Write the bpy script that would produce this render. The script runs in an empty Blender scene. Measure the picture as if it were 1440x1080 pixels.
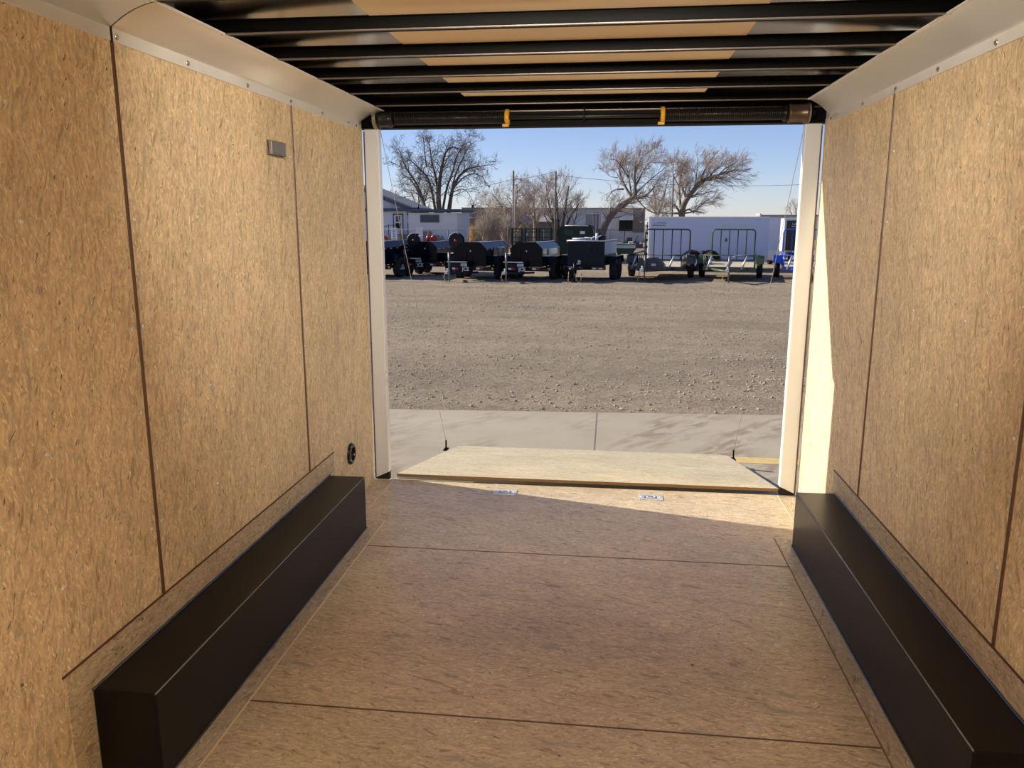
import bpy, math, random
from mathutils import Vector, Matrix, Quaternion
sc = bpy.context.scene
C = sc.collection
R = math.radians
random.seed(7)

# ------------------------------------------------------------------ camera
FPX, YAW, PITCH, ROLL = 1116.77, 0.1209, -0.2027, 0.0006
CAM = Vector((1.3764, 0.0, 1.5268))
_cy, _sy = math.cos(YAW), math.sin(YAW)
FW = Vector((-_sy*math.cos(PITCH), _cy*math.cos(PITCH), math.sin(PITCH)))
_rt = Vector((_cy, _sy, 0)); _up = _rt.cross(FW)
RT = _rt*math.cos(ROLL)+_up*math.sin(ROLL); UP = -_rt*math.sin(ROLL)+_up*math.cos(ROLL)
cd = bpy.data.cameras.new('camera'); cam = bpy.data.objects.new('camera', cd); C.objects.link(cam)
cd.sensor_width = 36; cd.lens = 36*FPX/1440; cd.clip_start = .05; cd.clip_end = 600
cam.matrix_world = Matrix(((RT.x, UP.x, -FW.x, CAM.x), (RT.y, UP.y, -FW.y, CAM.y), (RT.z, UP.z, -FW.z, CAM.z), (0, 0, 0, 1)))
sc.camera = cam

# ------------------------------------------------------------------ light
SUN = Vector((1, -.253, -.50)).normalized()           # direction the sunlight travels
w = bpy.data.worlds.new('sky'); sc.world = w; w.use_nodes = True
nt = w.node_tree; nt.nodes.clear()
sky = nt.nodes.new('ShaderNodeTexSky'); sky.sky_type = 'NISHITA'; sky.sun_disc = False
sky.sun_elevation = R(48); sky.sun_rotation = math.atan2(-SUN.x, -SUN.y)
sky.altitude = 200; sky.air_density = .85; sky.dust_density = .15; sky.ozone_density = 3.0
SKY_STRENGTH = 0.092
bg = nt.nodes.new('ShaderNodeBackground'); bg.inputs[1].default_value = SKY_STRENGTH
out = nt.nodes.new('ShaderNodeOutputWorld')
tint = nt.nodes.new('ShaderNodeMix'); tint.data_type = 'RGBA'; tint.blend_type = 'MULTIPLY'; tint.inputs['Factor'].default_value = 1; tint.inputs['B'].default_value = (.97, .93, 1.10, 1)
nt.links.new(sky.outputs[0], tint.inputs['A']); nt.links.new(tint.outputs['Result'], bg.inputs[0]); nt.links.new(bg.outputs[0], out.inputs[0])
sl = bpy.data.lights.new('sun', 'SUN'); sl.energy = 6.0; sl.angle = R(.53); sl.color = (1, .93, .78)
so = bpy.data.objects.new('sun', sl); C.objects.link(so)
so.rotation_euler = SUN.to_track_quat('-Z', 'Y').to_euler(); so.location = (-20, 5, 20)
sc.view_settings.view_transform = 'Standard'; sc.view_settings.look = 'None'
sc.view_settings.gamma = 1; sc.view_settings.use_curve_mapping = False
sc.view_settings.exposure = 0.35
CEILING_FILL_WATTS = 14
REAR_FILL_WATTS = 8
try:
    sc.cycles.max_bounces = 14; sc.cycles.diffuse_bounces = 8; sc.cycles.glossy_bounces = 6
    sc.cycles.sample_clamp_indirect = 6
except Exception: pass

ZG = -.42          # outside ground level
W = 2.46           # trailer inner width
ZC = 2.106         # underside of the roof beams

# ------------------------------------------------------------------ helpers
def ray(u, v): return FW + RT*((u-720)/FPX) + UP*((540-v)/FPX)
def at(u, v, Y):
    d = ray(u, v); return CAM + d*((Y-CAM.y)/d.y)
def atx(u, v, X):
    d = ray(u, v); return CAM + d*((X-CAM.x)/d.x)
def X_(u, Y): return at(u, 340, Y).x
def Z_(v, Y): return at(858, v, Y).z

def tag(o, label=None, cat=None, group=None, kind=None):
    if label: o['label'] = label
    if cat: o['category'] = cat
    if group: o['group'] = group
    if kind: o['kind'] = kind
    return o
def empty(name, loc=(0, 0, 0), rz=0):
    o = bpy.data.objects.new(name, None); C.objects.link(o); o.location = loc; o.rotation_euler = (0, 0, rz)
    o.empty_display_size = .1
    return o
def copy_tree(o, parent=None):
    c = o.copy(); C.objects.link(c); c.parent = parent
    for ch in [k for k in C.objects if k.parent == o]: copy_tree(ch, c)
    return c

class MB:
    def __init__(s): s.v = []; s.f = []; s.smooth = []
    def add(s, vs, fs, sm=False):
        b = len(s.v); s.v += [tuple(p) for p in vs]
        for f in fs: s.f.append(tuple(b+i for i in f)); s.smooth.append(sm)
        return s
    def box(s, a, b):
        x0, y0, z0 = a; x1, y1, z1 = b
        if x0 > x1: x0, x1 = x1, x0
        if y0 > y1: y0, y1 = y1, y0
        if z0 > z1: z0, z1 = z1, z0
        vs = [(x0, y0, z0), (x1, y0, z0), (x1, y1, z0), (x0, y1, z0), (x0, y0, z1), (x1, y0, z1), (x1, y1, z1), (x0, y1, z1)]
        return s.add(vs, [(0, 3, 2, 1), (4, 5, 6, 7), (0, 1, 5, 4), (1, 2, 6, 5), (2, 3, 7, 6), (3, 0, 4, 7)])
    def prism(s, pts, axis, a, b, sm=False):
        # pts: 2-D outline; axis 'x': (y,z), 'y': (x,z), 'z': (x,y)
        def P(p, t): return {'x': (t, p[0], p[1]), 'y': (p[0], t, p[1]), 'z': (p[0], p[1], t)}[axis]
        n = len(pts); vs = [P(p, a) for p in pts]+[P(p, b) for p in pts]
        fs = [tuple(range(n)), tuple(range(2*n-1, n-1, -1))]+[(i, (i+1) % n, n+(i+1) % n, n+i) for i in range(n)]
        return s.add(vs, fs, sm)
    def tube(s, pts, r, n=8, cap=True, sm=True, up=None):
        pts = [Vector(p) for p in pts]; m = len(pts)
        rs = r if isinstance(r, (list, tuple)) else [r]*m
        vs = []; prev = None
        for i, p in enumerate(pts):
            t = (pts[min(i+1, m-1)]-pts[max(i-1, 0)])
            if t.length < 1e-9: t = Vector((0, 0, 1))
            t.normalize()
            if prev is None:
                a = Vector((0, 0, 1)) if abs(t.z) < .9 else Vector((1, 0, 0))
                u = t.cross(a).normalized()
            else:
                u = (prev - t*prev.dot(t))
                if u.length < 1e-6: u = t.cross(Vector((0, 0, 1)))
                u.normalize()
            prev = u; q = t.cross(u)
            for k in range(n):
                an = 2*math.pi*k/n; vs.append(p+(u*math.cos(an)+q*math.sin(an))*rs[i])
        fs = [(i*n+k, i*n+(k+1) % n, (i+1)*n+(k+1) % n, (i+1)*n+k) for i in range(m-1) for k in range(n)]
        s.add(vs, fs, sm)
        if cap:
            b = len(s.v)-len(vs)
            s.f.append(tuple(b+k for k in range(n-1, -1, -1))); s.smooth.append(False)
            s.f.append(tuple(b+(m-1)*n+k for k in range(n))); s.smooth.append(False)
        return s
    def lathe(s, prof, c, axis='z', n=24, sm=True, closed=False):
        # prof: (radius, offset along axis)
        vs = []
        for (r, h) in prof:
            for k in range(n):
                a = 2*math.pi*k/n; p, q = r*math.cos(a), r*math.sin(a)
                v = {'z': (p, q, h), 'x': (h, p, q), 'y': (q, h, p)}[axis]
                vs.append((v[0]+c[0], v[1]+c[1], v[2]+c[2]))
        m = len(prof)
        fs = [(i*n+k, i*n+(k+1) % n, (i+1) % m*n+(k+1) % n, (i+1) % m*n+k) for i in range(m if closed else m-1) for k in range(n)]
        return s.add(vs, fs, sm)
    def build(s, name, mat, parent=None, bevel=0, seg=2):
        me = bpy.data.meshes.new(name); me.from_pydata(s.v, [], s.f)
        me.polygons.foreach_set('use_smooth', s.smooth); me.materials.append(mat); me.update()
        o = bpy.data.objects.new(name, me); C.objects.link(o)
        if parent: o.parent = parent
        if bevel:
            m = o.modifiers.new('bevel', 'BEVEL'); m.width = bevel; m.segments = seg; m.limit_method = 'ANGLE'; m.angle_limit = R(40)
        return o
def box(name, a, b, mat, parent=None, bevel=0): return MB().box(a, b).build(name, mat, parent, bevel)
def text(name, body, size, mat, parent, loc, rot, depth=.002, bold=0.0):
    cu = bpy.data.curves.new(name, 'FONT'); cu.body = body; cu.size = size; cu.extrude = depth; cu.offset = bold
    cu.align_x = 'CENTER'; cu.align_y = 'CENTER'
    t = bpy.data.objects.new(name, cu); C.objects.link(t)
    dg = bpy.context.evaluated_depsgraph_get(); me = bpy.data.meshes.new_from_object(t.evaluated_get(dg))
    C.objects.unlink(t); bpy.data.objects.remove(t)
    me.materials.clear(); me.materials.append(mat)
    o = bpy.data.objects.new(name, me); C.objects.link(o); o.parent = parent; o.location = loc; o.rotation_euler = rot
    return o

# ------------------------------------------------------------------ materials
M = {}
def mat(name, col=(.5, .5, .5), rough=.5, metal=0, spec=.5, coat=0, bump=0, bscale=60, var=0, vscale=8, emit=None):
    m = bpy.data.materials.new(name); m.use_nodes = True; n = m.node_tree.nodes; L = m.node_tree.links
    b = n['Principled BSDF']; b.inputs['Base Color'].default_value = (*col, 1); b.inputs['Roughness'].default_value = rough
    b.inputs['Metallic'].default_value = metal; b.inputs['Specular IOR Level'].default_value = spec
    b.inputs['Coat Weight'].default_value = coat
    tc = n.new('ShaderNodeTexCoord')
    if var:
        nz = n.new('ShaderNodeTexNoise'); nz.inputs['Scale'].default_value = vscale; nz.inputs['Detail'].default_value = 5
        L.new(tc.outputs['Object'], nz.inputs['Vector'])
        mx = n.new('ShaderNodeMix'); mx.data_type = 'RGBA'
        mx.inputs['A'].default_value = (*[c*(1-var) for c in col], 1); mx.inputs['B'].default_value = (*[min(1, c*(1+var)) for c in col], 1)
        L.new(nz.outputs['Fac'], mx.inputs['Factor']); L.new(mx.outputs['Result'], b.inputs['Base Color'])
    if bump:
        nb = n.new('ShaderNodeTexNoise'); nb.inputs['Scale'].default_value = bscale; nb.inputs['Detail'].default_value = 4
        L.new(tc.outputs['Object'], nb.inputs['Vector'])
        bp = n.new('ShaderNodeBump'); bp.inputs['Strength'].default_value = bump; bp.inputs['Distance'].default_value = .01
        L.new(nb.outputs['Fac'], bp.inputs['Height']); L.new(bp.outputs['Normal'], b.inputs['Normal'])
    if emit:
        b.inputs['Emission Color'].default_value = (*emit[0], 1); b.inputs['Emission Strength'].default_value = emit[1]
    M[name] = m; return m

def N(nt, t, **kw):
    n = nt.nodes.new(t)
    for k, v in kw.items(): setattr(n, k, v)
    return n

def osb(name, base, grain, rough=.6, dark=.45, light=1.5, coat=0.0, fleck=1.0, seed=0.0):
    """fine-strand wood panel; grain is the axis along which the strands mostly lie"""
    m = bpy.data.materials.new(name); m.use_nodes = True; nt = m.node_tree; L = nt.links
    b = nt.nodes['Principled BSDF']; b.inputs['Roughness'].default_value = rough; b.inputs['Specular IOR Level'].default_value = .35
    b.inputs['Coat Weight'].default_value = coat; b.inputs['Coat Roughness'].default_value = .35
    tc = N(nt, 'ShaderNodeTexCoord')
    add = N(nt, 'ShaderNodeVectorMath', operation='ADD'); add.inputs[1].default_value = (seed, seed*1.7, seed*.6)
    L.new(tc.outputs['Object'], add.inputs[0])
    wz = N(nt, 'ShaderNodeTexNoise'); wz.inputs['Scale'].default_value = 9; wz.inputs['Detail'].default_value = 2
    L.new(add.outputs[0], wz.inputs['Vector'])
    sub = N(nt, 'ShaderNodeVectorMath', operation='SUBTRACT'); sub.inputs[1].default_value = (.5, .5, .5); L.new(wz.outputs['Color'], sub.inputs[0])
    scl = N(nt, 'ShaderNodeVectorMath', operation='SCALE'); scl.inputs['Scale'].default_value = .055; L.new(sub.outputs[0], scl.inputs[0])
    wv = N(nt, 'ShaderNodeVectorMath', operation='ADD'); L.new(add.outputs[0], wv.inputs[0]); L.new(scl.outputs[0], wv.inputs[1])
    def noise(long, cross, rot, detail=3, rgh=.55):
        s = {'z': (cross, cross, long), 'x': (long, cross, cross), 'y': (cross, long, cross)}[grain]
        ax = {'z': 0, 'x': 2, 'y': 2}[grain]
        r = [0, 0, 0]; r[ax] = rot
        mp = N(nt, 'ShaderNodeMapping', vector_type='POINT')
        mp0 = N(nt, 'ShaderNodeMapping', vector_type='POINT'); mp0.inputs['Rotation'].default_value = r
        L.new(wv.outputs[0], mp0.inputs[0]); mp.inputs['Scale'].default_value = s; L.new(mp0.outputs[0], mp.inputs[0])
        nz = N(nt, 'ShaderNodeTexNoise'); nz.inputs['Scale'].default_value = 1; nz.inputs['Detail'].default_value = detail; nz.inputs['Roughness'].default_value = rgh
        L.new(mp.outputs[0], nz.inputs['Vector']); return nz
    def ramp(src, stops):
        r = N(nt, 'ShaderNodeValToRGB'); e = r.color_ramp.elements
        e[0].position, e[0].color = stops[0][0], (*[stops[0][1]]*3, 1)
        e[1].position, e[1].color = stops[-1][0], (*[stops[-1][1]]*3, 1)
        for p, v in stops[1:-1]:
            q = e.new(p); q.color = (v, v, v, 1)
        L.new(src, r.inputs[0]); return r.outputs[0]
    def mix(fac, A, B, blend='MIX'):
        x = N(nt, 'ShaderNodeMix', data_type='RGBA', blend_type=blend)
        for s_, v in (('Factor', fac), ('A', A), ('B', B)):
            if isinstance(v, (int, float)): x.inputs[s_].default_value = v
            elif isinstance(v, tuple): x.inputs[s_].default_value = (*v, 1)
            else: L.new(v, x.inputs[s_])
        return x.outputs['Result']
    bc = lambda k: tuple(min(1, c*k) for c in base)
    f1 = noise(22, 85, .10, 6, .68); f2 = noise(32, 95, .65, 6, .68); f3 = noise(32, 95, -.55, 6, .68)
    sel = N(nt, 'ShaderNodeTexNoise'); sel.inputs['Scale'].default_value = 34; sel.inputs['Detail'].default_value = 1; L.new(wv.outputs[0], sel.inputs['Vector'])
    s1 = ramp(sel.outputs['Fac'], [(.36, 0), (.42, 1)]); s2 = ramp(sel.outputs['Fac'], [(.58, 0), (.64, 1)])
    fm = mix(s1, f2.outputs['Fac'], f1.outputs['Fac']); fm = mix(s2, fm, f3.outputs['Fac'])
    t = ramp(fm, [(.32, .0), (.5, .55), (.68, 1)])
    col = mix(t, bc(.62), bc(1.24))
    # paler splinters
    l1 = noise(36, 190, -.25, 2); lf = ramp(l1.outputs['Fac'], [(.60, 0), (.68, 1)]); col = mix(lf, col, tuple(min(1, c*light) for c in base))
    # brown strands
    d1 = noise(9, 60, .3, 2); df = ramp(d1.outputs['Fac'], [(.60, 0), (.70, .6*fleck)]); col = mix(df, col, tuple(c*dark*k for c, k in zip(base, (1.0, .85, .7))))
    # greyish bruised strands, wide
    g1 = noise(4, 22, .1, 3); gf = ramp(g1.outputs['Fac'], [(.62, 0), (.72, .55*fleck)]); gm = sum(base)/3*.62; col = mix(gf, col, (gm*1.05, gm*.98, gm*.85))
    # short dark slivers
    k1 = noise(28, 120, .5, 1); kf = ramp(k1.outputs['Fac'], [(.72, 0), (.75, .9)]); col = mix(kf, col, tuple(c*.16 for c in base))
    # broad tone variation
    v1 = N(nt, 'ShaderNodeTexNoise'); v1.inputs['Scale'].default_value = 2.2; v1.inputs['Detail'].default_value = 4; L.new(add.outputs[0], v1.inputs['Vector'])
    vf = ramp(v1.outputs['Fac'], [(.3, .90), (.7, 1.08)]); col = mix(1.0, col, vf, 'MULTIPLY')
    m1 = noise(5, 14, .2, 4, .6); mf = ramp(m1.outputs['Fac'], [(.34, .91), (.5, 1.0), (.66, 1.06)]); col = mix(1.0, col, mf, 'MULTIPLY')
    L.new(col, b.inputs['Base Color'])
    bp = N(nt, 'ShaderNodeBump'); bp.inputs['Strength'].default_value = .18; bp.inputs['Distance'].default_value = .002
    L.new(fm, bp.inputs['Height']); L.new(bp.outputs['Normal'], b.inputs['Normal'])
    M[name] = m; return m

WALL = (.75, .585, .372)
osb('wall_board', WALL, 'z', rough=.62)
osb('wall_board_skirt', (.58, .47, .32), 'y', rough=.6, seed=4.0, fleck=1.1)
osb('floor_board', (.56, .455, .315), 'x', rough=.42, coat=.15, fleck=1.2, seed=9.0)
osb('floor_board_side', (.50, .41, .295), 'y', rough=.42, coat=.15, fleck=1.2, seed=2.0)
osb('ramp_board', (.60, .50, .32), 'x', rough=.55, fleck=1.3, seed=5.0, light=1.25)
mat('wood_edge', (.22, .13, .06), .8, var=.2, vscale=40)
mat('pale_edge', (.78, .62, .40), .7)
mat('seam_strip', (.11, .052, .028), .45, var=.15)
mat('shadow_gap', (.012, .010, .009), .9)
mat('black_sheet', (.004, .0035, .003), .30, spec=.24, var=.35, vscale=3, bump=.04, bscale=5)
mat('sealant', (.03, .04, .05), .22, spec=.9)
mat('sealant_grey', (.16, .18, .20), .25, spec=.9)
mat('screw', (.85, .86, .87), .25, metal=.35)
mat('rivet_metal', (.55, .54, .52), .18, metal=1.0)
mat('black_paint', (.0012, .0011, .001), .55, spec=.08)
mat('black_gloss', (.008, .008, .009), .25)
mat('beam_flange', (.16, .13, .11), .4, metal=.6)
mat('yellow_plastic', (.62, .33, .02), .45)
mat('brown_drum', (.10, .065, .04), .35, metal=.5)
mat('steel', (.55, .55, .56), .35, metal=.9, var=.15, vscale=30)
mat('galvanised', (.62, .64, .65), .35, metal=.35, var=.25, vscale=50)
mat('spring_steel', (.02, .019, .018), .35, metal=.6)
mat('luan', (.93, .75, .54), .6, var=.12, vscale=3)
mat('cable', (.42, .38, .30), .45, metal=.5)

def brushed(name, col, rough, stretch=(1, 1, 1), amount=.12, smudge=.12):
    m = mat(name, col, rough, metal=1.0); nt = m.node_tree; L = nt.links; b = nt.nodes['Principled BSDF']
    tc = N(nt, 'ShaderNodeTexCoord'); mp = N(nt, 'ShaderNodeMapping'); mp.inputs['Scale'].default_value = stretch
    nz = N(nt, 'ShaderNodeTexNoise'); nz.inputs['Scale'].default_value = 3; nz.inputs['Detail'].default_value = 5
    L.new(tc.outputs['Object'], mp.inputs[0]); L.new(mp.outputs[0], nz.inputs['Vector'])
    mr = N(nt, 'ShaderNodeMapRange'); mr.inputs['To Min'].default_value = rough-amount; mr.inputs['To Max'].default_value = rough+amount
    L.new(nz.outputs['Fac'], mr.inputs[0]); L.new(mr.outputs[0], b.inputs['Roughness'])
    n2 = N(nt, 'ShaderNodeTexNoise'); n2.inputs['Scale'].default_value = 2.4; n2.inputs['Detail'].default_value = 3; n2.inputs['Distortion'].default_value = 1.2
    L.new(tc.outputs['Object'], n2.inputs['Vector'])
    mx = N(nt, 'ShaderNodeMix', data_type='RGBA'); mx.inputs['A'].default_value = (*[c*(1-smudge) for c in col], 1); mx.inputs['B'].default_value = (*[min(1, c*(1+smudge)) for c in col], 1)
    L.new(n2.outputs['Fac'], mx.inputs['Factor']); L.new(mx.outputs['Result'], b.inputs['Base Color'])
    return m
brushed('cove_metal', (.86, .83, .78), .34, (1, .3, 1), .06, .06)
brushed('cove_flange_metal', (.95, .95, .96), .30, (1, .3, 4), .1, .2)
brushed('jamb_metal', (.67, .71, .75), .30, (3, 3, .3), .05, .05); M['jamb_metal'].node_tree.nodes['Principled BSDF'].inputs['Metallic'].default_value = .15
for k_, v_ in (('cove_metal', .7), ('cove_flange_metal', .25)): M[k_].node_tree.nodes['Principled BSDF'].inputs['Metallic'].default_value = v_
brushed('roof_sheet', (.55, .52, .48), .20, (1, 1, 1), .02, .03)

# ================================================================== THE CARGO TRAILER (the room)
YE, YF = 4.44, -4.0        # rear end of the lining, front end behind the camera
# floor: a plate base with panels
fl = MB().box((-.02, YF, -.12), (W+.02, YE, -.012)).build('floor', M['shadow_gap']); tag(fl, kind='structure')
g = .0016
xs0, xs1 = .252, 2.212
ys = [YF, -.25, .97, 2.200, 3.467, YE+.005]
for i in range(len(ys)-1):
    if i < len(ys)-2: box('floor_panel', (xs0+g, ys[i]+g, -.012), (xs1-g, ys[i+1]-g, 0), M['floor_board'], fl)
    else:   # last sheet widens behind the wheel boxes
        MB().prism([(xs0+g, ys[i]+g), (xs1-g, ys[i]+g), (xs1-g, 3.79), (2.355, 3.79), (2.355, ys[i+1]), (.120, ys[i+1]), (.120, 3.79), (xs0+g, 3.79)][::1], 'z', -.012, 0).build('floor_panel', M['floor_board'], fl)
for (a, b) in ((0, xs0-g), (xs1+g, W)): box('floor_side_strip', (a, YF, -.012), (b, 3.787, .0005), M['floor_board_side'], fl)
for (a, b) in ((0, .117), (2.358, W)): box('floor_side_strip', (a, 3.79, -.012), (b, YE+.005, -.0003), M['floor_board_side'], fl)
for (a, b, c, d) in ((xs0-.004, xs0+.0015, YF, 3.80), (.115, .1195, 3.80, YE)):
    box('pale_joint_line', (a, c, -.005), (b, d, .0012), M['pale_edge'], fl)
box('pale_joint_line', (2.3535, 3.80, -.005), (2.3575, YE, .0010), M['pale_edge'], fl)
box('dark_joint_line', (xs1-.002, YF, -.005), (xs1+.003, 3.80, .0012), M['wood_edge'], fl)
box('floor_end_edge', (.10, YE+.005, -.05), (W-.10, YE+.02, -.002), M['wood_edge'], fl)

for y_ in (3.467, 2.200): box('dark_joint_line', (xs0, y_-.003, -.005), (xs1, y_+.003, .0011), M['seam_strip'], fl)

# side walls
ADDED_DOOR_Y = (-3.2, -1.0)      # unseen side opening added in the left wall to let daylight in
SEAMS_L = [YF, -3.3, -.28, .95, 2.180, 3.438, YE]
SEAMS_R = [YF, -2.70, -1.47, -.25, .96, 2.158, 3.398, YE]
def wall(side):
    sx = 0 if side == 'left' else W
    o = -1 if side == 'left' else 1                       # outward direction
    base = MB()
    if side == 'left':
        base.box((sx+o*.012, YF, -.1), (sx+o*.06, ADDED_DOOR_Y[0], 2.2)); base.box((sx+o*.012, ADDED_DOOR_Y[1], -.1), (sx+o*.06, YE+.047, 2.2))
        base.box((sx+o*.012, ADDED_DOOR_Y[0], 1.98), (sx+o*.06, ADDED_DOOR_Y[1], 2.2)); base.box((sx+o*.012, ADDED_DOOR_Y[0], -.1), (sx+o*.06, ADDED_DOOR_Y[1], .0))
    else: base.box((sx+o*.012, YF, -.1), (sx+o*.06, YE+.047, 2.2))
    wl = base.build('wall_'+side, M['white_skin']); tag(wl, kind='structure')
    sm = SEAMS_L if side == 'left' else SEAMS_R
    for i in range(len(sm)-1):
        a, b = sm[i]+.004, sm[i+1]-.004
        p = MB()
        if side == 'left' and a < ADDED_DOOR_Y[0] < b or side == 'left' and a < ADDED_DOOR_Y[1] < b:
            if a < ADDED_DOOR_Y[0]: p.box((sx, a, 0), (sx+o*.012, ADDED_DOOR_Y[0], 2.04))
            if ADDED_DOOR_Y[1] < b: p.box((sx, ADDED_DOOR_Y[1], 0), (sx+o*.012, b, 2.04))
            p.box((sx, max(a, ADDED_DOOR_Y[0]), 1.98), (sx+o*.012, min(b, ADDED_DOOR_Y[1]), 2.04))
        else: p.box((sx, a, 0), (sx+o*.012, b, 2.04))
        p.build('wall_panel', M['wall_board'], wl)
        if 0 < i:
            st = MB().prism([(sx, sm[i]-.007), (sx-o*.004, sm[i]-.005), (sx-o*.005, sm[i]), (sx-o*.004, sm[i]+.005), (sx, sm[i]+.007), (sx+o*.01, sm[i])], 'z', .372, 2.03)
            if not (side == 'left' and ADDED_DOOR_Y[0] < sm[i] < ADDED_DOOR_Y[1]): st.build('seam_strip', M['seam_strip'], wl)
    # patch panel round the wheel box
    box('wheel_box_surround_panel', (sx, 1.71, .0), (sx-o*.0035, 3.76, .366), M['wall_board_skirt'], wl)
    box('surround_panel_edge', (sx, 1.70, .366), (sx-o*.0042, 3.766, .371), M['seam_strip'], wl)
    # screws
    cols = [1.752, 2.151, 2.206, 2.579, 2.986, 3.395, 3.470] if side == 'left' else [2.125, 2.195, 2.564, 2.99, 3.358, 3.415]
    rows = [1.80, 1.534, 1.223, .955, .600]
    for y in cols:
        for z in rows:
            if y < 2.2 or random.random() < .72:
                r = .0066 if y < 2.3 else .0060
                yy, zz = y+random.uniform(-.006, .006), z+random.uniform(-.012, .012)
                s_ = MB().lathe([(.0002, -o*.0016), (.0022, -o*.0012), (.0030, -o*.0022), (r, -o*.0016), (r, 0)], (sx, yy, zz), 'x', 10)
                s_.build('screw', M['screw'], wl)
    return wl
mat('white_skin', (.72, .72, .72), .35)
wall('left'); wall('right')
wf = box('wall_front', (-.06, YF-.06, -.1), (W+.06, YF, 2.2), M['wall_board']); tag(wf, kind='structure')
# leaf of the added side opening, swung outside (behind the camera)
t = empty('added_side_door', (-.07, ADDED_DOOR_Y[0], 0)); tag(t, kind='structure'); t.name = 'added_door_1'
box('door_leaf', (-2.15, -.05, .0), (-.0, -.01, 1.96), M['white_skin'], t, .004)
box('door_latch', (-2.1, -.01, .9), (-2.04, .02, 1.02), M['steel'], t, .004)

# wheel boxes
def wheel_box(side, y0, y1, wd, h, label):
    s = 1 if side == 'left' else -1; x = 0.004 if side == 'left' else W-.004
    t = empty('wheel_well_box', (x, (y0+y1)/2, 0)); tag(t, label, 'wheel well box', 'black wheel well boxes along the side walls')
    L_ = (y1-y0)/2
    MB().box((0, -L_, .0006), (s*wd, L_, h)).build('sheet_metal_box', M['black_sheet'], t, .006, 3)
    b = MB(); e = .0035
    b.tube([(s*wd, -L_, .003), (s*(wd+.001), -L_*.3, .0035), (s*wd, L_*.4, .003), (s*wd, L_, .003)], e, 8)
    b.build('floor_sealant_bead', M['sealant'], t)
    b = MB(); n = 30
    b.tube([(s*.002, -L_+2*L_*i/n, h+.0008+random.uniform(-.0008, .0008)) for i in range(n+1)], .0045, 8); b.build('wall_sealant_bead', M['sealant'], t)
    b = MB().tube([(s*(wd-.002), -L_+.004, h-.0015), (s*(wd-.002), L_-.004, h-.0015)], .0022, 8); b.build('folded_edge', M['sealant_grey'], t)
    return t
wheel_box('left', 1.802, 3.685, .187-.004, .272, 'long black sheet metal wheel well box against the left wall')
wheel_box('right', 1.821, 3.713, .182-.004, .272, 'long black sheet metal wheel well box against the right wall')

# cove trim
def cove(side, y0, y1, yend, label):
    s = 1 if side == 'left' else -1; x = 0 if side == 'left' else W
    t = empty('cove_trim', (x, (y0+y1)/2, 2.0)); ym = (y0+y1)/2
    tag(t, label, 'trim', 'aluminium cove trim along the ceiling edges')
    prof = [(.0035, .045)]
    n = 10
    for i in range(n+1):     # convex curve from the flange up to the beam
        a = i/n; px = .004+(.139-.004)*a; pz = .045+(.106-.045)*a + .010*math.sin(math.pi*a)
        prof.append((px, pz-.0*a))
    vs, fs = [], []
    for k, (px, pz) in enumerate(prof):
        ye = y1 + (yend-y1)*(k/(len(prof)-1))
        vs += [(s*px, y0-ym, pz), (s*px, ye-ym, pz), (s*(px-.0015 if k < len(prof)-1 else px), y0-ym, pz+.002), (s*(px-.0015 if k < len(prof)-1 else px), ye-ym, pz+.002)]
    m = len(prof)
    for k in range(m-1):
        a, b = 4*k, 4*(k+1)
        fs += [(a, a+1, b+1, b), (a+2, b+2, b+3, a+3), (a, b, b+2, a+2), (a+1, a+3, b+3, b+1)]
    MB().add(vs, fs, True).build('cove_sheet', M['cove_metal'], t)
    MB().box((s*.0005, y0-ym, .010), (s*.0045, y1-ym, .047)).build('wall_flange', M['cove_flange_metal'], t, .001)
    MB().box((s*.137, y0-ym, .1045), (s*.150, yend-ym, .1085)).build('ceiling_lip', M['cove_flange_metal'], t)
    return t, ym
for side, segs in (('left', [(-3.98, -.60, -.60, 'aluminium cove trim over the left wall, the length nearest the front'), (-.595, 2.172, 2.172, 'aluminium cove trim at the upper left corner of the photo, ending at the dark joint'),
                             (2.180, 4.375, 4.375, 'long aluminium cove trim above the left wall running to the rear door')]),
                   ('right', [(-3.98, -.60, -.60, 'aluminium cove trim over the right wall, the length nearest the front'), (-.595, 4.345, 4.205, 'aluminium cove trim above the right wall running to the rear door')])):
    for (a, b, c, lab) in segs:
        t, ym = cove(side, a, b, c, lab)
        s = 1 if side == 'left' else -1
        y = {'left': 2.20, 'right': 2.16}[side]
        ysc = [2.20, 2.583, 3.017, 3.435, 3.814, 4.20, 4.33] if side == 'left' else [2.565, 2.978, 3.385, 3.795, 4.31, 2.16, 1.75, 1.34]
        for yy in ysc:
            if a < yy < b:
                MB().lathe([(.0002, s*.0105), (.0045, s*.009), (.0085, s*.006), (.0095, s*.0043)], (0, yy-ym, .026), 'x', 14).build('rivet', M['rivet_metal'], t)
box('trim_1', (.001, 2.1722, 2.008), (.006, 2.1798, 2.052), M['shadow_gap'])['kind'] = 'structure'

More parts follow.
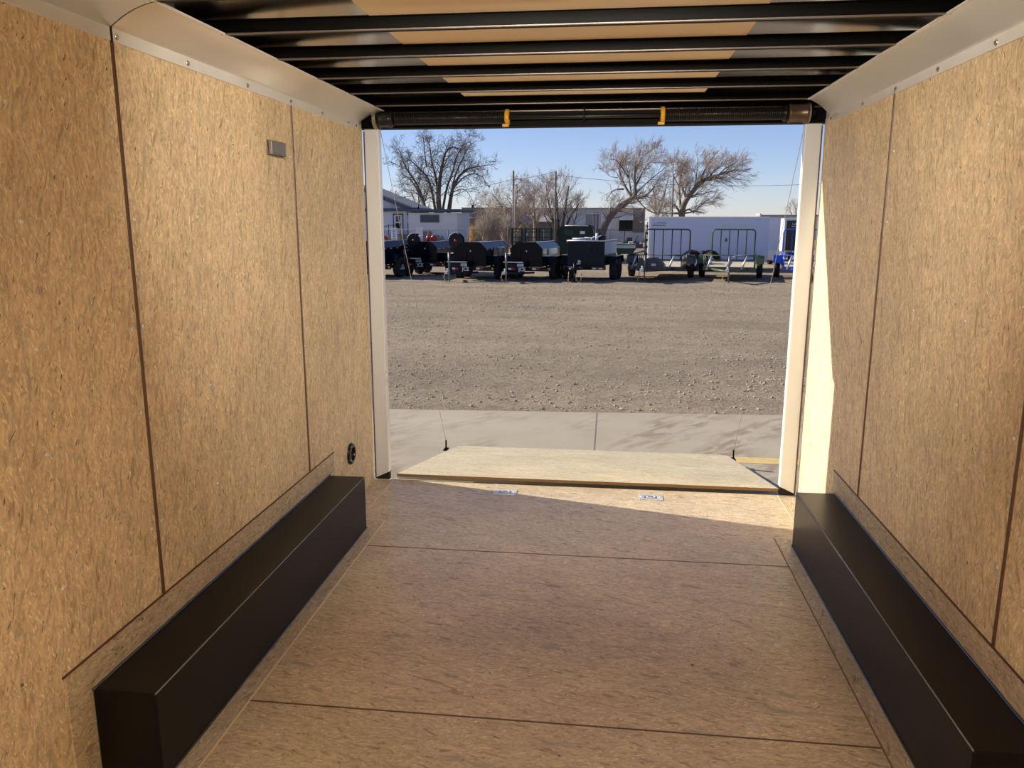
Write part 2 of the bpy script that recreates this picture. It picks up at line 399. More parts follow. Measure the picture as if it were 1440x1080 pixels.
# ceiling: sheet roof, thin plywood liner strip, crosswise beams
ce = MB()
prof = []
for i in range(13):
    a = i/12; x = -.05+(W+.1)*a; prof.append((x, 2.150+.035*math.sin(math.pi*a)))
prof2 = [(x, z+.03) for x, z in prof[::-1]]
ce.prism(prof+prof2, 'y', YF, YE+.1)
co = ce.build('ceiling', M['roof_sheet']); tag(co, kind='structure')
box('plywood_liner', (.625, YF, 2.144), (1.818, 4.36, 2.1485), M['luan'], co)
yb = 2.558
k = 0
ylist = []
y = yb-.406*16
while y < 4.3:
    ylist.append(y); y += .406
for y in ylist+[4.43]:
    bm = MB(); z1 = 2.143
    bm.prism([(y, ZC+.004), (y+.003, ZC), (y+.036, ZC), (y+.04, ZC+.004), (y+.04, z1), (y, z1)], 'x', -.01, W+.01)
    b_ = bm.build('roof_beam', M['black_paint'], co)
    if y < 4.4:
        box('beam_glint', (.1, y-.001, ZC-.0012), (W-.1, y+.012, ZC+.0022), M['beam_flange'], b_)  # paler strip imitates light catching the glossy lower edge
        MB().box((-.01, y-.012, 2.1425), (W+.01, y+.052, 2.146)).build('beam_flange', M['black_paint'], b_)

# rear frame: header and jambs
hd = MB().box((-.06, 4.475, 2.028), (W+.06, 4.56, 2.2)).build('door_header', M['black_paint']); tag(hd, 'black steel header beam across the top of the rear door opening', 'beam')
box('header_lip', (.02, 4.43, 2.10), (W-.02, 4.475, 2.105), M['beam_flange'], hd)
for s, x0, lab in ((1, .012, 'aluminium door jamb at the left side of the rear opening'), (-1, W-.012, 'aluminium door jamb at the right side of the rear opening')):
    t = empty('door_jamb', (x0, 4.44, 0)); tag(t, lab, 'door jamb', 'aluminium jambs of the rear opening')
    MB().add([(0, .004, .012), (s*.080, .0, .050), (s*.080, .0, 2.02), (0, .004, 2.02), (0, .046, .012), (s*.080, .046, .050), (s*.080, .046, 2.02), (0, .046, 2.02)],
             [(0, 1, 2, 3), (4, 7, 6, 5), (0, 4, 5, 1), (1, 5, 6, 2), (2, 6, 7, 3), (3, 7, 4, 0)]).build('jamb_sheet', M['jamb_metal'], t, .002)
    box('jamb_edge_trim', (s*.079, -.003, .052), (s*.0835, .046, 2.02), M['cove_flange_metal'], t)
    box('jamb_edge_strip', (-s*.004, .001, .005), (s*.003, .006, 2.01), M['seam_strip'], t)
    box('dark_gap', (s*.002, .01, .0), (s*.079, .05, .048), M['shadow_gap'], t)

# torsion spring assembly above the opening
t = empty('ramp_torsion_spring', (W/2, 4.405, 2.068)); tag(t, 'black ramp door torsion spring shaft with two coils and yellow collars under the roof', 'torsion spring')
xc = W/2
MB().tube([(.06-xc, 0, 0), (W-.06-xc, 0, 0)], .011, 12).build('shaft', M['spring_steel'], t)
def coil(x0, x1, r):
    pts = []; n = 46; turns = int((x1-x0)/.0095)
    m = MB().tube([(x0, 0, 0), (x1, 0, 0)], r-.004, 16)
    for i in range(turns):
        x = x0+(x1-x0)*(i+.5)/turns
        m.lathe([(r-.005, -.0042), (r-.001, -.0024), (r, 0), (r-.001, .0024), (r-.005, .0042)], (x, 0, 0), 'x', 18)
    return m
coil(.20-xc, .805-xc, .034).build('spring_coil', M['spring_steel'], t)
coil(1.645-xc, 2.245-xc, .034).build('spring_coil', M['spring_steel'], t)
for x in (.815, 1.632):
    c_ = MB().lathe([(.012, -.011), (.040, -.011), (.043, -.006), (.043, .006), (.040, .011), (.012, .011)], (x-xc, 0, 0), 'x', 20)
    c_ = c_.build('yellow_collar', M['yellow_plastic'], t)
    MB().box((x-xc-.024, -.028, -.050), (x-xc+.010, .0, -.036)).build('collar_tab', M['yellow_plastic'], c_, .002)
MB().lathe([(.0, -.035), (.040, -.035), (.047, -.03), (.043, -.02), (.043, .02), (.047, .03), (.04, .035), (0, .035)], (.145-xc, 0, 0), 'x', 24).build('cable_drum', M['black_gloss'], t)
MB().lathe([(.0, -.05), (.046, -.05), (.050, -.045), (.046, -.035), (.046, .025), (.052, .035), (.052, .045), (.046, .05), (0, .05)], (2.315-xc, 0, 0), 'x', 24).build('cable_drum', M['brown_drum'], t)
for x in (.182, 2.25):
    MB().lathe([(.012, -.01), (.038, -.01), (.044, 0), (.038, .01), (.012, .01)], (x-xc, 0, 0), 'x', 20).build('spring_cone', M['spring_steel'], t)
for x, s in ((.10, -1), (2.355, 1)):
    m = MB()
    for i in range(4): m.lathe([(.0475, -.002), (.0495, 0), (.0475, .002), (.046, 0)], (x-xc+i*.005*s, 0, 0), 'x', 24, closed=True)
    m.build('wound_cable', M['cable'], t)
for x in (.075, 2.385, 1.225):
    MB().box((x-xc-.004, -.02, -.02), (x-xc+.004, .066, .06)).build('bearing_plate', M['black_paint'], t)

# lift cables from drums to the outer ramp corners
RY0, RY1 = 4.462, 6.40
RZ0, RZ1 = .034, -.345
def rz(y): return RZ0+(RZ1-RZ0)*(y-RY0)/(RY1-RY0)
CB = [(.10, 4.46, 2.02, .055, 6.30, 'thin steel lift cable slanting down from the left drum to the ramp corner'),
      (2.365, 4.46, 2.02, 2.402, 6.30, 'thin steel lift cable slanting down from the right drum to the ramp corner')]
for (x, y, z, x2, y2, lab) in CB:
    e = Vector((x2, y2, rz(y2)+.045)); a = Vector((x, y, z)); a0 = Vector((x, 4.452, 2.085))
    pts = [a0, a]+[a.lerp(e, i/10)+Vector((0, 0, -.02*math.sin(math.pi*i/10))) for i in range(1, 11)]
    tag(MB().tube(pts, .0017, 6).build('lift_cable', M['cable']), lab, 'cable', 'lift cables of the ramp door')

# ramp door lying open on the ground
t = empty('ramp_door', (W/2, RY0, RZ0)); tag(t, 'open rear ramp door of pale strand board sloping down to the concrete', 'ramp')
def ramp_slab(x0, x1, y0, y1, dz0, dz1, ch=0):
    pts = [(x0, y0), (x1, y0), (x1, y1-ch), (x1-ch*1.3, y1), (x0+ch*1.3, y1), (x0, y1-ch)] if ch else [(x0, y0), (x1, y0), (x1, y1), (x0, y1)]
    n = len(pts); vs = [(x-W/2, y-RY0, rz(y)-RZ0+dz0) for x, y in pts]+[(x-W/2, y-RY0, rz(y)-RZ0+dz1) for x, y in pts]
    fs = [tuple(range(n-1, -1, -1)), tuple(range(n, 2*n))]+[(i, (i+1) % n, n+(i+1) % n, n+i) for i in range(n)]
    return MB().add(vs, fs)
ramp_slab(.135, 2.362, RY0, 5.68, -.018, 0).build('board', M['ramp_board'], t)
ramp_slab(.135, 2.362, 5.684, RY1, -.018, 0, .05).build('board', M['ramp_board'], t)
ramp_slab(.137, 2.360, RY0-.0015, RY0, -.018, -.0005).build('board_edge', M['wood_edge'], t)
ramp_slab(.10, 2.395, RY0+.15, RY1-.04, -.055, -.019).build('ramp_frame', M['white_skin'], t)
for x in (.055, 2.402):
    b_ = MB(); y2 = 6.30; z2 = rz(y2)-RZ0
    b_.box((x-W/2-.018, y2-RY0-.035, z2-.03), (x-W/2+.018, y2-RY0+.035, z2-.018)); b_.box((x-W/2-.005, y2-RY0-.012, z2-.02), (x-W/2+.005, y2-RY0+.012, z2+.055))
    b_.build('cable_bracket', M['black_paint'], t, .003)
MB().tube([(.14-W/2, .012, -.060), (2.36-W/2, .012, -.060)], .008, 8).build('hinge', M['steel'], t)

# recessed latch plates in the floor near the ramp
for x, y, lab in ((.815, 4.303, 'small galvanised recessed latch plate in the floor, the left one'), (1.640, 4.318, 'small galvanised recessed latch plate in the floor, the right one')):
    t = empty('latch_plate', (x, y, 0)); tag(t, lab, 'latch plate', 'galvanised latch plates in the floor')
    m = MB(); hw, hd_ = .066, .044
    pts = [(-hw+.012, -hd_), (hw-.012, -hd_), (hw, -hd_+.012), (hw, hd_-.012), (hw-.012, hd_), (-hw+.012, hd_), (-hw, hd_-.012), (-hw, -hd_+.012)]
    inner = [(-.035, -.022), (.035, -.022), (.035, .022), (-.035, .022)]
    m.box((-hw, -hd_, .0003), (-.036, hd_, .004)).box((.036, -hd_, .0003), (hw, hd_, .004)).box((-.036, -hd_, .0003), (.036, -.024, .004)).box((-.036, .024, .0003), (.036, hd_, .004))
    m.build('plate', M['galvanised'], t, .0015)
    MB().box((-.036, -.024, .0002), (.036, .024, .0009)).build('recess', M['steel'], t)
    r_ = MB(); r_.tube([(.024*math.cos(a*math.pi/8), .015*math.sin(a*math.pi/8), .005) for a in range(17)], .003, 8, cap=False); r_.build('ring', M['galvanised'], t)
    for sx_ in (-.052, .052): MB().lathe([(.001, .0062), (.006, .0055), (.007, .004)], (sx_, 0, 0), 'z', 12).build('screw', M['screw'], t)

# dome lamp on the left wall
mat('lens', (.17, .155, .14), .35, spec=.4); M['lens'].node_tree.nodes['Principled BSDF'].inputs['Transmission Weight'].default_value = .0
t = empty('wall_lamp', (0, 3.243, 1.815)); tag(t, 'small rectangular wall lamp with clear plastic lens, switched off, on the left wall', 'lamp')
MB().box((.0003, -.077, -.029), (.006, .077, .029)).build('lamp_base', M['seam_strip'], t, .003)
lv = MB(); n = 8
prof = [(-.073, .006), (-.070, .020), (-.045, .026), (0, .028), (.045, .026), (.070, .020), (.073, .006)]
lv.prism([(p[1], p[0]) for p in prof][::-1], 'z', -.026, .026)
lv.build('lens', M['lens'], t, .003)
box('bulb_plate', (.006, -.02, -.018), (.010, .03, .012), M['white_skin'], t)
# round flange vent on the left wall
t = empty('wall_vent_ring', (0, 4.030, .282)); tag(t, 'round black ring vent low on the left wall near the jamb', 'vent')
MB().lathe([(.036, .002), (.036, .012), (.040, .016), (.054, .012), (.060, .003), (.060, .0002)], (0, 0, 0), 'x', 32).build('ring', M['black_gloss'], t)
MB().lathe([(.0001, .0008), (.037, .0008)], (0, 0, 0), 'x', 32).build('hole', M['shadow_gap'], t)
for a in range(4): MB().lathe([(.0002, .017), (.004, .016), (.005, .012)], (0, .050*math.cos(a*1.571+.5), .050*math.sin(a*1.571+.5)), 'x', 8).build('screw', M['steel'], t)

# unseen fill lamps added on the ceiling behind the camera
mat('fill_glow', (1, .92, .8), .4, emit=((1, .86, .66), 9))
def fill_lamp(x, y, lab):
    t = empty('fill_lamp', (x, y, ZC)); tag(t, lab, 'lamp', 'added ceiling fill lights')
    MB().box((-.15, -.05, -.012), (.15, .05, 0)).build('lamp_base', M['white_skin'], t, .004)
    MB().box((-.14, -.042, -.028), (.14, .042, -.0125)).build('diffuser', M['fill_glow'], t, .006)
    ld = bpy.data.lights.new('fill_lamp_light', 'AREA'); ld.shape = 'RECTANGLE'; ld.size = .28; ld.size_y = .084; ld.energy = CEILING_FILL_WATTS; ld.color = (1, .88, .70)
    lo = bpy.data.objects.new('fill_lamp_light', ld); C.objects.link(lo); lo.parent = t; lo.location = (0, 0, -.032)
fill_lamp(.75, -.45, 'added fill light behind the camera, left of the middle'); fill_lamp(1.72, -.45, 'added fill light behind the camera, right of the middle')
fill_lamp(1.23, -3.1, 'added fill light near the front wall')

# unseen fill floodlights added under the roof beams, aimed at the rear opening
def rear_fill_lamp(x, s, lab):
    y, z = 1.50, 2.045
    t = empty('rear_fill_lamp', (x, y, z)); tag(t, lab, 'lamp', 'added rear fill lights under the ceiling')
    d = Vector((W/2+s*.85-x, 4.40-y, 1.35-z)).normalized(); q = d.to_track_quat('-Z', 'Y')
    MB().box((-.02, -.06, .045), (.02, -.02, .098)).build('bracket', M['black_paint'], t)
    h = MB().box((-.11, -.05, 0), (.11, .05, .05)).build('housing', M['black_paint'], t, .006); h.rotation_euler = q.to_euler()
    g_ = MB().box((-.10, -.042, -.004), (.10, .042, .0005)).build('lamp_glass', M['fill_glow'], h)
    ld = bpy.data.lights.new('rear_fill_lamp_light', 'AREA'); ld.shape = 'RECTANGLE'; ld.size = .2; ld.size_y = .08; ld.energy = REAR_FILL_WATTS; ld.spread = R(92); ld.color = (1, .90, .76)
    lo = bpy.data.objects.new('rear_fill_lamp_light', ld); C.objects.link(lo); lo.parent = t; lo.location = d*.012; lo.rotation_euler = q.to_euler()
rear_fill_lamp(1.05, -1, 'left added fill floodlight under the ceiling, out of view'); rear_fill_lamp(1.41, 1, 'right added fill floodlight under the ceiling, out of view')

# ================================================================== GROUND OUTSIDE
def ground_mat(name, base, kind):
    m = bpy.data.materials.new(name); m.use_nodes = True; nt = m.node_tree; L = nt.links; b = nt.nodes['Principled BSDF']
    b.inputs['Roughness'].default_value = .95; b.inputs['Specular IOR Level'].default_value = .15
    tc = N(nt, 'ShaderNodeTexCoord')
    def noise(scale, detail=4, sc_=(1, 1, 1), rot=(0, 0, 0), rgh=.55, dist=0):
        mp0 = N(nt, 'ShaderNodeMapping'); mp0.inputs['Rotation'].default_value = rot; L.new(tc.outputs['Object'], mp0.inputs[0])
        mp = N(nt, 'ShaderNodeMapping'); mp.inputs['Scale'].default_value = sc_; L.new(mp0.outputs[0], mp.inputs[0])
        nz = N(nt, 'ShaderNodeTexNoise'); nz.inputs['Scale'].default_value = scale; nz.inputs['Detail'].default_value = detail; nz.inputs['Roughness'].default_value = rgh; nz.inputs['Distortion'].default_value = dist
        L.new(mp.outputs[0], nz.inputs['Vector']); return nz.outputs['Fac']
    def ramp(src, p0, v0, p1, v1):
        r = N(nt, 'ShaderNodeMapRange'); r.inputs['From Min'].default_value = p0; r.inputs['From Max'].default_value = p1; r.inputs['To Min'].default_value = v0; r.inputs['To Max'].default_value = v1
        L.new(src, r.inputs[0]); return r.outputs[0]
    def mix(fac, A, B, blend='MIX'):
        x = N(nt, 'ShaderNodeMix', data_type='RGBA', blend_type=blend)
        for s_, v in (('Factor', fac), ('A', A), ('B', B)):
            if isinstance(v, (int, float)): x.inputs[s_].default_value = v
            elif isinstance(v, tuple): x.inputs[s_].default_value = (*v, 1)
            else: L.new(v, x.inputs[s_])
        return x.outputs['Result']
    bc = lambda k, t=(1, 1, 1): tuple(c*k*q for c, q in zip(base, t))
    if kind == 'dirt':
        col = mix(ramp(noise(1.1, 6, (.35, 1, 1), (0, 0, .10)), .35, 0, .65, 1), bc(.86), bc(1.13, (1.02, 1, .97)))
        col = mix(ramp(noise(9, 7, (.5, 1, 1), rgh=.7), .53, 0, .68, .75), col, bc(.58))
        col = mix(ramp(noise(45, 3), .62, 0, .72, .7), col, bc(1.6))
        col = mix(ramp(noise(42, 3), .60, 0, .68, .8), col, bc(.34))
        h = N(nt, 'ShaderNodeMath', operation='ADD'); L.new(noise(9, 8, (1, 1, 1), rgh=.7), h.inputs[0])
        L.new(noise(2.0, 4, (.2, 1.3, 1), (0, 0, .12)), h.inputs[1])
        h2_ = N(nt, 'ShaderNodeMath', operation='MULTIPLY'); L.new(noise(38, 5, rgh=.7), h2_.inputs[0]); h2_.inputs[1].default_value = .35
        h3_ = N(nt, 'ShaderNodeMath', operation='ADD'); L.new(h.outputs[0], h3_.inputs[0]); L.new(h2_.outputs[0], h3_.inputs[1]); h = h3_
        bs, bd = 1.0, .08
    elif kind == 'concrete':
        col = mix(ramp(noise(.9, 5), .35, 0, .65, 1), bc(.90), bc(1.07))
        # dried mud dragged across by tyres
        stain = N(nt, 'ShaderNodeMath', operation='MULTIPLY'); L.new(ramp(noise(.55, 5, (1, .5, 1), (0, 0, .5), dist=1.5), .42, 0, .58, 1), stain.inputs[0]); L.new(ramp(noise(9, 6, (1, .35, 1), (0, 0, .7), dist=.6), .44, 0, .60, 1), stain.inputs[1])
        st2 = N(nt, 'ShaderNodeMath', operation='MULTIPLY'); L.new(stain.outputs[0], st2.inputs[0]); st2.inputs[1].default_value = .8
        col = mix(st2.outputs[0], col, (.24, .175, .13))
        col = mix(ramp(noise(38, 2), .74, 0, .78, .6), col, bc(.4))
        col = mix(ramp(noise(120, 3), .5, 0, .8, .35), col, bc(.7))
        h = N(nt, 'ShaderNodeMath', operation='MULTIPLY'); L.new(noise(80, 4), h.inputs[0]); h.inputs[1].default_value = 1
        bs, bd = .15, .004
    L.new(col, b.inputs['Base Color'])
    bp = N(nt, 'ShaderNodeBump'); bp.inputs['Strength'].default_value = bs; bp.inputs['Distance'].default_value = bd
    L.new(h.outputs[0], bp.inputs['Height']); L.new(bp.outputs['Normal'], b.inputs['Normal'])
    M[name] = m
ground_mat('dirt', (.365, .295, .215), 'dirt')
ground_mat('concrete', (.415, .355, .268), 'concrete')
mat('joint', (.16, .14, .12), .9)
mat('yellow_line', (.62, .45, .17), .8, var=.25, vscale=14)
def edge_y(x): return 8.06+.055*(x-1.27)
cz = ZG
cp = MB().add([(-14, -12, cz), (16, -12, cz), (16, edge_y(16), cz), (-14, edge_y(-14), cz), (-14, -12, cz-.2), (16, -12, cz-.2), (16, edge_y(16), cz-.2), (-14, edge_y(-14), cz-.2)],
              [(0, 1, 2, 3), (4, 7, 6, 5), (3, 2, 6, 7), (0, 4, 5, 1), (1, 5, 6, 2), (0, 3, 7, 4)]).build('concrete_pad', M['concrete']); tag(cp, kind='structure')
for xj in (-4.6, -1.65, 1.285, 4.2, 7.1): box('control_joint', (xj-.005, -12, cz), (xj+.005, edge_y(xj), cz+.0012), M['joint'], cp)
box('control_joint', (-14, 5.2, cz), (16, 5.21, cz+.0012), M['joint'], cp)
box('painted_yellow_line', (2.43, 6.44, cz), (8, 6.60, cz+.002), M['yellow_line'], cp)

# dirt yard with shallow ruts
import numpy as np
def vnoise(x, y, s, seed):
    rs = np.random.RandomState(seed); G = rs.rand(256, 256)
    X, Y = x*s, y*s; xi = np.floor(X).astype(int); yi = np.floor(Y).astype(int); fx = X-xi; fy = Y-yi
    fx = fx*fx*(3-2*fx); fy = fy*fy*(3-2*fy)
    g_ = lambda a, b: G[a % 256, b % 256]
    return (g_(xi, yi)*(1-fx)+g_(xi+1, yi)*fx)*(1-fy)+(g_(xi, yi+1)*(1-fx)+g_(xi+1, yi+1)*fx)*fy-.5
def dirt_h(x, y):
    h = .020*vnoise(x*.45+y*.1, y, 1.3, 1)+.016*vnoise(x, y, 4.5, 2)+.010*vnoise(x, y, 11, 3)
    rut = vnoise(x*.10+.02*y, y-.10*x, 1.1, 5); h += .035*np.abs(rut)*np.clip(1.2-np.abs(y-17)/12, 0, 1)
    edge = np.clip((y-edge_y(x))/.5, 0, 1)
    return ZG+.004+h*edge*np.clip((200-y)/150, 0, 1)-.006*(1-edge)
yl = [0.0]; st = .07
while yl[-1] < 22: yl.append(yl[-1]+st); st *= 1.004
while yl[-1] < 400: yl.append(yl[-1]+st); st *= 1.15
yl = np.array(yl)
def xs_for():
    a = list(np.arange(-9, 11, .085)); s_ = .1; l = [-9]
    while l[-1] > -260: s_ *= 1.25; l.append(l[-1]-s_)
    r = [11.0]; s_ = .1
    while r[-1] < 260: r.append(r[-1]+s_); s_ *= 1.25
    return np.array(sorted(set(l[1:]+a+r)))
xx = xs_for(); GX, GY = np.meshgrid(xx, yl); ey = edge_y(np.clip(GX, -14, 16)); GYY = ey+GY
GZ = dirt_h(GX, GYY)
nx, ny = len(xx), len(yl)
co_ = np.stack([GX, GYY, GZ], -1).reshape(-1, 3)
idx = np.arange(nx*ny).reshape(ny, nx)
fc = np.stack([idx[:-1, :-1], idx[:-1, 1:], idx[1:, 1:], idx[1:, :-1]], -1).reshape(-1, 4)
me = bpy.data.meshes.new('dirt_yard'); me.vertices.add(len(co_)); me.vertices.foreach_set('co', co_.astype('f').ravel())
me.loops.add(len(fc)*4); me.loops.foreach_set('vertex_index', fc.ravel().astype('i')); me.polygons.add(len(fc))
me.polygons.foreach_set('loop_start', np.arange(0, len(fc)*4, 4, dtype='i')); me.polygons.foreach_set('use_smooth', np.ones(len(fc), bool))
me.update(); me.validate(); me.materials.append(M['dirt'])
gd = bpy.data.objects.new('dirt_yard', me); C.objects.link(gd); tag(gd, kind='structure')
bg_ = MB().add([(-260, -150, ZG-.03), (260, -150, ZG-.03), (260, 8.0, ZG-.03), (-260, 8.0, ZG-.03)], [(0, 1, 2, 3)]).build('dirt_field', M['dirt']); tag(bg_, kind='structure')
mat('stones', (.40, .335, .265), .9, var=.5, vscale=6)
def stones(n, rng, y0, y1, smin, smax):
    m = MB(); base = [(1, 0, 0), (-1, 0, 0), (0, 1, 0), (0, -1, 0), (0, 0, 1), (0, 0, -1)]
    F = [(0, 2, 4), (2, 1, 4), (1, 3, 4), (3, 0, 4), (2, 0, 5), (1, 2, 5), (3, 1, 5), (0, 3, 5)]
    cl = [(rng.uniform(-6, 9), rng.uniform(9, 24)) for _ in range(70)]
    pos = []
    while len(pos) < n:
        if rng.random() < .45:
            c = rng.choice(cl); x, y = c[0]+rng.gauss(0, .7), c[1]+rng.gauss(0, .3)
        else:
            y = y0+(y1-y0)*rng.random()**1.5; x = rng.uniform(-1-.35*y, 2+.32*y)
        if y > edge_y(x)+.03: pos.append((x, y))
    zs = dirt_h(np.array([p[0] for p in pos]), np.array([p[1] for p in pos]))
    for (x, y), z in zip(pos, zs):
        s_ = smin+(smax-smin)*rng.random()**4; a = rng.random()*6.28; ca, sa = math.cos(a), math.sin(a)
        j = [rng.uniform(.7, 1.3) for _ in range(6)]
        vs = []
        for q, b in enumerate(base):
            bx, by, bz = b[0]*j[q], b[1]*j[q]*.8, b[2]*j[q]*.6
            vs.append((x+s_*(bx*ca-by*sa), y+s_*(bx*sa+by*ca), z+s_*(bz+.25)))
        m.add(vs, F)
    return m
tag(stones(14000, random.Random(3), 8.0, 27, .005, .028).build('gravel', M['stones']), 'loose gravel stones scattered over the dirt yard', 'gravel', kind='stuff')

# ================================================================== TRAILERS IN THE YARD
mat('tank_black', (.003, .006, .012), .10, spec=.16)
mat('chassis_black', (.007, .007, .009), .4, spec=.3)
mat('jack_metal', (.22, .22, .22), .45, metal=.5)
mat('opening_dark', (.006, .006, .007), .7)
mat('tyre', (.014, .014, .014), .8, bump=.3)
mat('rim_dark', (.05, .05, .052), .3, metal=.6)
mat('rim_white', (.75, .76, .78), .3)
mat('white_paint', (.80, .80, .80), .3, coat=.3)
mat('tape_red', (.45, .02, .02), .4)
mat('tape_white', (.75, .75, .75), .4)
mat('amber', (.8, .35, .02), .3)
mat('plate_blue', (.45, .52, .68), .4)
mat('pale_alu', (.62, .62, .60), .35, metal=.5, var=.3, vscale=7)
mat('trailer_white_shaded', (.56, .62, .78), .22, coat=.2)  # white body with its bluish shade mixed into the colour
mat('reflection_grey', (.16, .25, .32), .25, coat=.4)
mat('charcoal', (.009, .012, .020), .4, spec=.2, var=.1)
mat('gun_grey', (.030, .034, .040), .4)
mat('olive', (.065, .085, .040), .45)
mat('blue_paint', (.015, .06, .45), .3, coat=.4)
mat('deck_wood', (.55, .46, .33), .8, var=.2, vscale=12)
mat('rust_chain', (.38, .28, .14), .6, metal=.5)
mat('red_paint', (.42, .02, .025), .35)
mat('stock_green', (.003, .020, .013), .35, spec=.3)
mat('pale_green', (.78, .80, .66), .5)
mat('olive_dark', (.06, .08, .04), .6)
YR = R(-10)

def wheel(parent, x, y, r=.34, wd=.20, rim='rim_dark', hub_side=1):
    w_ = MB().lathe([(r*.58, -wd*.45), (r*.80, -wd*.5), (r*.95, -wd*.46), (r, -wd*.3), (r, wd*.3), (r*.95, wd*.46), (r*.80, wd*.5), (r*.58, wd*.45)], (x, y, r), 'x', 28, closed=True).build('tyre', M['tyre'], parent)
    MB().lathe([(.0, hub_side*wd*.30), (r*.18, hub_side*wd*.32), (r*.22, hub_side*wd*.16), (r*.45, hub_side*wd*.10), (r*.55, hub_side*wd*.40), (r*.60, hub_side*wd*.44), (r*.60, -hub_side*wd*.3), (0, -hub_side*wd*.3)], (x, y, r), 'x', 20).build('rim', M[rim], w_)
    return w_
def jack(parent, x, y, h, m='jack_metal', foot=0):
    j = MB().tube([(x, y, foot+.02), (x, y, h)], .024, 10); j.tube([(x, y, h*.5), (x, y, h)], .032, 10); j.box((x-.09, y-.07, foot), (x+.09, y+.07, foot+.02)); j.tube([(x, y, h-.03), (x+.16, y-.02, h-.03), (x+.16, y-.02, h+.02)], .012, 6)
    return j.build('jack', M[m], parent)
def chain(parent, pts, m='rust_chain'):
    o = MB()
    for i in range(len(pts)-1):
        a, b = Vector(pts[i]), Vector(pts[i+1]); n = max(1, int((b-a).length/.045))
        for k in range(n):
            p, q = a.lerp(b, k/n), a.lerp(b, (k+1.25)/n); o.tube([p, q], .013 if k % 2 else .010, 5)
    return o.build('safety_chain', M[m], parent)
def tapes(parent, y, z, segs, h=.045):
    for (a, b, c) in segs: box('reflective_tape', (a, y-.006, z), (b, y, z+h), M['tape_'+c], parent)
def hose_reel(parent, c, r):
    o = MB().lathe([(.02, -.10), (r, -.10), (r, -.085), (r*.45, -.08), (r*.45, .08), (r, .085), (r, .10), (.02, .10)], c, 'y', 28, sm=False).build('hose_reel', M['chassis_black'], parent)
    MB().lathe([(r*.44, -.07), (r*.82, -.07), (r*.84, 0), (r*.82, .07), (r*.44, .07)], c, 'y', 28).build('hose', M['tyre'], o)
    pts = [(c[0]+(r+.006)*math.cos(a), c[1]-.095, c[2]+(r+.006)*math.sin(a)) for a in [math.pi*(.35+.6*i/12) for i in range(13)]]
    MB().tube(pts, .008, 6).build('rim_highlight_edge', M['white_paint'], o)
    MB().lathe([(0, -.115), (.05, -.115), (.05, -.10)], c, 'y', 14).build('hub', M['red_paint'], o)
    return o

